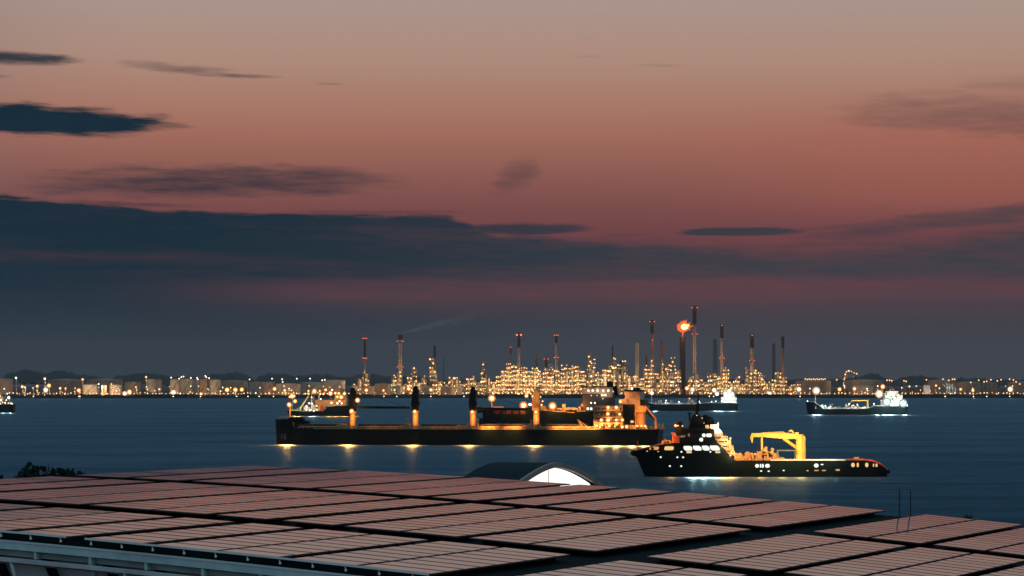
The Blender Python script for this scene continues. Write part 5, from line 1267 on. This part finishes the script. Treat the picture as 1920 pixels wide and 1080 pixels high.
for i in range(4): dg.cyl((X(1012), -5 + i * 1.2, Z(767 + .6 * i)), (X(1100), -5 + i * 1.2, Z(767.4 + .6 * i)), .35, .35, 6)
for (a, b, t) in ((1013, 1024, 761), (1054, 1060, 757.5), (1060, 1080, 764), (1044, 1056, 765), (1084, 1094, 762.5), (1089, 1092, 757), (925, 945, 762)): dg.box(X(a), X(b), -6.5, -4.8, Z(773), Z(t))
for i in range(40):
    a = rnd.uniform(1010, 1092); dg.box(X(a), X(a) + rnd.uniform(.4, 2), -7.6, -6.8, Z(775), Z(rnd.uniform(765, 772)))
T.part('deck_piping', dg, M['gear'])
hs3 = MB(); hs3.box(X(1092), X(1152), -7.2, 7.2, Z(771), Z(738)); T.part('deckhouse', hs3, M['steeldark'])
hw_ = MB(); hw_.box(X(1092), X(1125), -7.6, 7.6, Z(737.98), Z(728)); hw_.box(X(1125), X(1148), -7.6, 7.6, Z(745), Z(726.4)); T.part('wheelhouse', hw_, M['cream'])
hf = MB(); hf.box(X(1090), X(1150), -8, 8, Z(726.38), Z(724.4)); hf.box(X(1138), X(1149), -2, 2, Z(724.4), Z(716)); hf.cyl((X(1152), 0, Z(724)), (X(1156), 0, Z(742)), 1.2, 1.0, 8); hf.cyl((X(1144), 0, Z(716)), (X(1144), 0, Z(706)), .25, .15, 6); T.part('wheelhouse_roof', hf, M['dark'])
kp_ = MB().cyl((X(1094), -6, Z(771)), (X(1094), -6, Z(740)), .5, .4, 8); T.part('kingpost', kp_, M['rust'])
for a in (1102.5, 1110.5, 1119.5, 1130, 1139.5): T.lamp('white', a, 732.2, 2.6, -8.2, 350, off=(0, -1, -.2))
for a in (1128.5, 1134): T.lamp('white', a, 740.5, 2.4, -8.2, 350, off=(0, -1, -.2))
for (a, b, c_, d_) in ((1099, 763.5, 1104, 768.5), (1105.5, 763.5, 1110, 768.5)): T.side('window', GL['winwhite'], rounded(a, b, c_, d_), -7.2)
for (a, b, r) in ((1107.5, 755.2, 2.0), (1114.5, 755.2, 2.0), (1108, 741.5, .9), (1118.5, 741.5, .8), (1129.5, 747.5, .9)): T.lamp('white', a, b, r, -7.6)
for (a, b, r, k, w) in ((922.5, 746.5, 4.6, 'amber', 9000), (981.5, 760, 5.0, 'amber', 9000), (1035.5, 761, 5.0, 'amber', 12000), (987, 742, 3.4, 'warm', 0), (999, 743, 2.8, 'warm', 0), (993, 758, 2.6, 'white', 0), (997.5, 758.5, 2.2, 'white', 0), (1015, 759, 2.0, 'warm', 0), (1013, 744, 1.6, 'warm', 0), (1017, 752, 1.6, 'warm', 0)):
    T.lamp(k, a, b, r * (1.55 if r > 4 else 1.2), -9.5, w, off=(0, -1, -.4))
pm_ = MB()
for a, t in ((922.5, 746.5), (981.5, 757), (1035.5, 757)): pm_.cyl((X(a), -8.0, Z(768)), (X(a), -8.0, Z(t)), .28, .2, 6)
T.part('lamp_post', pm_, M['buff'])
for (a, w) in ((1050, 5000), (1075, 5000), (955, 2600), (1092, 3000)): light('amber', (X(a), -11, Z(760)), w * .5, T.root)

def small_tanker(name, pa, pb, wl, label, bow, deck, aft, house, lamps, spots, gearpx, yaw=0, hullm='hullblue', hwid=6.5, postpx=None):
    """a laden coastal tanker lying bow to the left: raised bow, low pipe deck, house aft"""
    S_ = Ship(name, (pa + pb) / 2, wl, yaw, label); S_.gain = .6 if pa == 1510.5 else .5; X, Z = S_.X, S_.Z; L = pb - pa
    st = [(X(pa), X(pa + L * .022), .3, .2, Z(bow)), (X(pa + L * .03), X(pa + L * .045), hwid * .55, hwid * .3, Z(bow + .6)), (X(pa + L * .075), X(pa + L * .085), hwid * .85, hwid * .65, Z(bow + 1.2)), (X(pa + L * .13), X(pa + L * .13), hwid * .97, hwid * .9, Z((bow + deck) / 2 + 1)), (X(pa + L * .17), X(pa + L * .17), hwid, hwid, Z(deck)),
          (X(pa + L * .4), X(pa + L * .4), hwid, hwid, Z(deck)), (X(pa + L * .60), X(pa + L * .60), hwid, hwid, Z(deck)), (X(pa + L * .66), X(pa + L * .66), hwid, hwid, Z(aft)), (X(pa + L * .9), X(pa + L * .9), hwid, hwid * .95, Z(aft)), (X(pb - 2), X(pb - 3), hwid * .9, hwid * .8, Z(aft)), (X(pb), X(pb - 1.5), hwid * .8, hwid * .65, Z(aft))]
    HH = Hull(st); S_.part('hull', HH.mesh(MB(), 0, 1), [M[hullm], M['deck']])
    cap = MB(); cap.path([(HH.pt(q, 1)[0], -HH.pt(q, 1)[1] + .08, HH.pt(q, 1)[2] + .15) for q in st], .16, 5); S_.part('bulwark_cap', cap, M['white'])
    g = MB(); rnd = random.Random(int(pa))
    for i in range(3): g.cyl((X(pa + L * .14), -3 + i * 1.4, Z(deck - 2.0)), (X(pa + L * .62), -3 + i * 1.4, Z(deck - 2.0)), .3, .3, 6)
    for i in range(34):
        a = rnd.uniform(pa + L * .08, pa + L * .62); h = rnd.uniform(.8, 2.6) * (1.4 if any(abs(a - q) < 7 for q in gearpx) else .8)
        g.box(X(a), X(a) + rnd.uniform(.4, 1.8), -hwid + .7, -hwid + 1.8, Z(deck), Z(deck) + h)
    S_.part('deck_piping', g, M['white'])
    rl = MB().rail([(X(pa + L * .17), -hwid + .15, Z(deck)), (X(pa + L * .62), -hwid + .15, Z(deck))], 1.1, .1, 3, 4, 0); S_.part('railing', rl, M['white'])
    for (a, b, t0, t1, y0, nm, mm) in house:
        m_ = MB(); m_.box(X(a), X(b), y0, -y0, Z(t1), Z(t0)); m_.box(X(a) - .3, X(b) + .3, y0 - .35, -y0 + .35, Z(t0), Z(t0) + .22); S_.part(nm, m_, M[mm])
    if house:
        a, b, t0, t1, y0 = house[0][:5]; k = max(3, int((b - a) / 5))
        for i in range(k):
            q = a + (b - a) * (i + .5) / k; S_.side('window', M['winframe'], rounded(q - 1.2, (t0 + t1) / 2 - 1, q + 1.2, (t0 + t1) / 2 + 1), y0)
    if postpx:
        pp = MB()
        for (a, t) in postpx: pp.cyl((X(a), -1, Z(deck)), (X(a), -1, Z(t)), .35, .2, 6)
        S_.part('mast', pp, M['white'])
    for (a, b, r, k, w) in lamps: S_.lamp(k, a, b, r * (1.5 if r > 4.5 else 1.1), -hwid - .8, w, off=(0, -1.0, -.4))
    for (a, w, k) in spots: S_.spot(k, a, wl - 6, -hwid - 2.6, w * 5, 110, .8, -52)
    return S_, HH
# ---- 4 the middle tanker
S4, H4 = small_tanker('tanker', 1196, 1383, 770.5, 'laden tanker with white lit stern, right of the bulk carrier bridge', 752.5, 758, 755.5,
    [(1352, 1380, 745, 755.4, -5.5, 'deckhouse', 'white'), (1356, 1376, 736, 744.9, -5.0, 'upper_deckhouse', 'white'), (1358, 1372, 730, 735.9, -5.6, 'wheelhouse', 'white'), (1374, 1379, 733, 744.9, -1.6, 'funnel', 'white')],
    [(1221.5, 737, 3.6, 'white', 3000), (1297.5, 730.5, 3.0, 'white', 0), (1338, 731.5, 4.4, 'white', 5200), (1343, 738.5, 3.8, 'cool', 5200), (1366, 733, 4.2, 'white', 5200), (1375, 746, 2.4, 'cool', 3000), (1360, 747, 2.4, 'cool', 3000), (1352, 752, 1.4, 'cool', 0), (1370, 753, 1.8, 'cool', 0), (1341, 752, 1.2, 'cool', 0), (1333, 753, 1.2, 'cool', 0), (1248, 751, 1.4, 'cool', 1200), (1292, 747, 1.2, 'warm', 600), (1272, 753, 1.0, 'cool', 900), (1310, 752, 1.0, 'cool', 900)],
    [(1226, 9000, 'cool'), (1341, 11000, 'cool'), (1350, 8000, 'cool'), (1371, 9000, 'cool')], (1234, 1260, 1290), postpx=[(1221.5, 738), (1291.5, 745), (1248, 750)])
# ---- 5 the right tanker
S5, H5 = small_tanker('tanker', 1510.5, 1700, 777.5, 'small tanker on the right with dazzling white stern lights and a yellow hose crane', 752.5, 766.5, 761.5,
    [(1652, 1694, 750, 761.4, -5.5, 'deckhouse', 'white'), (1658, 1690, 741, 749.9, -5.0, 'upper_deckhouse', 'white'), (1662, 1682, 734, 740.9, -5.6, 'wheelhouse', 'white'), (1683, 1690, 738, 749.9, -1.8, 'funnel', 'white')],
    [(1528.5, 732.5, 5.0, 'white', 5200), (1646, 738.5, 5.2, 'white', 6000), (1660, 753.5, 5.4, 'cool', 7000), (1690.5, 756, 5.2, 'cool', 7000), (1675, 747, 3.4, 'cool', 4200), (1681, 741, 2.6, 'white', 2400), (1668, 758, 2.4, 'cool', 0), (1698, 760, 1.8, 'cool', 0), (1636, 757, 1.4, 'cool', 900), (1590, 757, 1.6, 'white', 1200), (1598, 760, 1.3, 'white', 0), (1605, 758, 1.2, 'white', 900), (1540, 760, 1.4, 'cool', 1100), (1555, 762, 1.1, 'cool', 900), (1512, 752, 1.3, 'cool', 0)],
    [(1524, 15000, 'cool'), (1532, 12000, 'cool'), (1642, 12000, 'cool'), (1655, 12000, 'cool'), (1668, 12000, 'cool'), (1694, 9000, 'cool')], (1540, 1590, 1600), postpx=[(1528.5, 733), (1556, 757)])
X, Z = S5.X, S5.Z
yc = MB().box(X(1595), X(1628), -3.4, -2.6, Z(752), Z(749.6)).cyl((X(1625.5), -3, Z(766)), (X(1625.5), -3, Z(752)), .8, .6, 8).cyl((X(1597), -3, Z(750)), (X(1592), -3, Z(757)), .3, .25, 6).cyl((X(1557), -3, Z(765)), (X(1560), -3, Z(757)), .4, .4, 6); S5.part('hose_crane', yc, M['yellow'])
light('white', (X(1610), -9, Z(754)), 1800, S5.root)
# ---- 6 the small white lit ship moored right of the middle tanker
S6, H6 = small_tanker('coaster', 1377, 1408, 744.5, 'small white lit ship moored against the far shore under the refinery', 736, 737.5, 735,
    [(1380, 1405, 729, 734.9, -5.0, 'deckhouse', 'white'), (1383, 1396, 722, 728.9, -4.6, 'wheelhouse', 'white')],
    [(1376, 727, 3.6, 'warm', 6000), (1384, 725, 2.6, 'warm', 5200), (1390, 731, 1.6, 'white', 2500), (1396, 731.5, 1.6, 'white', 2500), (1402, 732, 1.6, 'white', 2500), (1386, 731, 1.6, 'white', 0)],
    [], (1384,), hwid=7)
# ---- 7 the vessel cut by the left edge
S7, H7 = small_tanker('workboat', -42, 28, 774, 'dark vessel with clustered white lamps cut by the left edge', 758.5, 759.5, 758,
    [(-30, 8, 744, 757.9, -4.5, 'deckhouse', 'cream'), (-22, 4, 735, 743.9, -4.2, 'wheelhouse', 'cream')],
    [(2, 743, 2.4, 'white', 1600), (19.5, 745.5, 3.0, 'cool', 1600), (5, 750, 2.2, 'white', 0), (11, 729, 1.3, 'white', 0), (17, 738, 1.5, 'cool', 0), (1, 735, 1.6, 'cool', 900), (8, 754, 1.5, 'warm', 0), (13, 755, 1.6, 'white', 0), (19, 755.5, 1.6, 'warm', 0), (24, 756, 1.5, 'white', 0), (26, 757, 1.2, 'white', 0), (3, 757, 1.5, 'white', 0), (15, 750, 1.3, 'white', 0)],
    [(10, 4200, 'cool'), (24, 3000, 'cool')], (10,), postpx=[(11, 729), (19, 745)])

# ---- 8 the offshore support ship behind the bulk carrier's bow
O = Ship('support_ship', 600, 780, 0, 'crowded offshore support ship blazing with lamps behind the bulk carrier bow', 'ship')
X, Z = O.X, O.Z; ho = 7.5; O.gain = .3
so = [(X(538), X(545), .4, .3, Z(769.5)), (X(546), X(549), 4.2, 3.0, Z(770)), (X(556), X(557), 6.6, 5.6, Z(770.5)), (X(570), X(570), ho, 7, Z(771.5)), (X(606), X(606), ho, ho, Z(771.5)), (X(616), X(616), ho, ho, Z(763)), (X(632), X(632), ho, ho, Z(760.5)), (X(652), X(652), ho, ho * .97, Z(760.5)), (X(668), X(666), ho * .9, ho * .85, Z(760.5))]
OH = Hull(so); O.part('hull', OH.mesh(MB(), 0, 1), [M['hull'], M['deckgreen']])
bl = MB(); bl.path([(OH.pt(q, 1)[0], -OH.pt(q, 1)[1] + .1, OH.pt(q, 1)[2] + .3) for q in so[:5]], .3, 5); bl.box(X(543), X(568), -5.8, -2, Z(770.5), Z(767.6)); bl.ball((X(561), -5, Z(768)), 1.9, 10, 6, 0, .7); O.part('bow_gear', bl, M['deckgreen'])
bo = MB().cyl((X(564), -5, Z(766)), (X(579.5), -5, Z(742)), .75, .45, 8).cyl((X(564), -5, Z(771)), (X(564), -5, Z(764)), 1.1, 1.0, 10); O.part('boom_crane', bo, mat('boom_lime', (.62, .60, .20), .5))
og = MB(); rnd = random.Random(12)
for i in range(46):
    a = rnd.uniform(570, 612); t = rnd.uniform(758, 770); og.box(X(a), X(a) + rnd.uniform(.5, 1.8), rnd.uniform(-6.8, -5.2), -4.6, Z(772), Z(t))
for a in (585, 599): og.cyl((X(a), -4, Z(771)), (X(a), -4, Z(740)), .5, .35, 8)
O.part('deck_cargo', og, M['white'])
oh = MB().box(X(592), X(650), -5.4, 5.4, Z(762), Z(750)); O.part('deckhouse', oh, M['buff'])
oh2 = MB().box(X(628), X(650), -5.0, 5.0, Z(749.98), Z(736)); oh2.box(X(630), X(646), -4, 4, Z(735.98), Z(729)); O.part('wheelhouse', oh2, M['cream'])
om = MB().cyl((X(549), -3, Z(770)), (X(549), -3, Z(738)), .4, .3, 6).cyl((X(588), -4, Z(770)), (X(590), -4, Z(732)), .4, .3, 6).cyl((X(620), -4, Z(761)), (X(621), -4, Z(735)), .35, .3, 6); O.part('mast', om, M['pole'])
ORED = MB().box(X(601), X(608), -6.9, -5.2, Z(771), Z(760)); O.part('cargo_container', ORED, M['orange'])
for (a, b, r, k, w) in ((549.5, 742.5, 5.0, 'amber', 5200), (555, 752, 3.8, 'amber', 3600), (545, 744, 2.2, 'amber', 0), (591, 733.5, 4.8, 'warm', 5200), (580, 733, 2.2, 'warm', 0), (580, 738, 2.2, 'warm', 0), (574, 738, 1.8, 'warm', 0), (601, 733, 2.0, 'warm', 0), (602, 738.5, 2.0, 'amber', 0), (608, 738.5, 2.2, 'amber', 0), (612, 731, 2.8, 'amber', 1800), (621, 737.5, 4.6, 'amber', 4200), (624, 731, 2.2, 'white', 0), (630, 737, 2.6, 'amber', 0), (636.5, 737.5, 2.8, 'amber', 1800),
    (641, 744.5, 4.2, 'amber', 3600), (647, 738, 3.2, 'amber', 2600), (634, 744, 2.6, 'amber', 0), (638, 752, 2.2, 'white', 0), (623, 755, 2.4, 'white', 1200), (634, 756, 2.4, 'white', 1200), (642, 756, 2.0, 'white', 0), (586, 745, 1.8, 'amber', 0), (581.5, 756, 2.2, 'white', 1200), (576.5, 762, 2.6, 'white', 1600), (586.5, 756.5, 2.0, 'white', 0), (576, 767.5, 2.2, 'white', 1200), (583, 768.5, 2.2, 'white', 0), (590, 770, 1.8, 'white', 0), (595.5, 761, 2.2, 'warm', 900), (596, 768, 2.2, 'warm', 0), (603, 748, 1.6, 'white', 0)):
    O.lamp(k, a, b, r * 1.05, -8.2, w, off=(0, -1, -.3))
light('cool', (X(556), -10, Z(764)), 900, O.root)
for (a, k, w) in ((553, 'amber', 9000), (562, 'amber', 7000), (585, 'cool', 6000), (592, 'cool', 5000), (618, 'amber', 7000), (632, 'amber', 8000), (648, 'amber', 8000), (668, 'amber', 6000)):
    O.spot(k, a, 774, -9.8, w * 4, 110, .8, -52)

# ------------------------------------------------------------------ the evening air: one closed box round the whole place
hz = MB().box(-9100, 9100, -520, 14100, -3, 215)
hm_ = bpy.data.materials.new('haze_air'); hm_.use_nodes = True; hnt = hm_.node_tree; hnt.nodes.clear()
hv_ = hnt.nodes.new('ShaderNodeVolumePrincipled'); ho_ = hnt.nodes.new('ShaderNodeOutputMaterial')
hv_.inputs['Density'].default_value = 1.9e-5; hv_.inputs['Color'].default_value = (.85, .85, .86, 1); hv_.inputs['Anisotropy'].default_value = .35
hnt.links.new(hv_.outputs[0], ho_.inputs['Volume'])
tag(hz.build('haze', hm_), 'thin evening haze lying over the strait', kind='stuff')
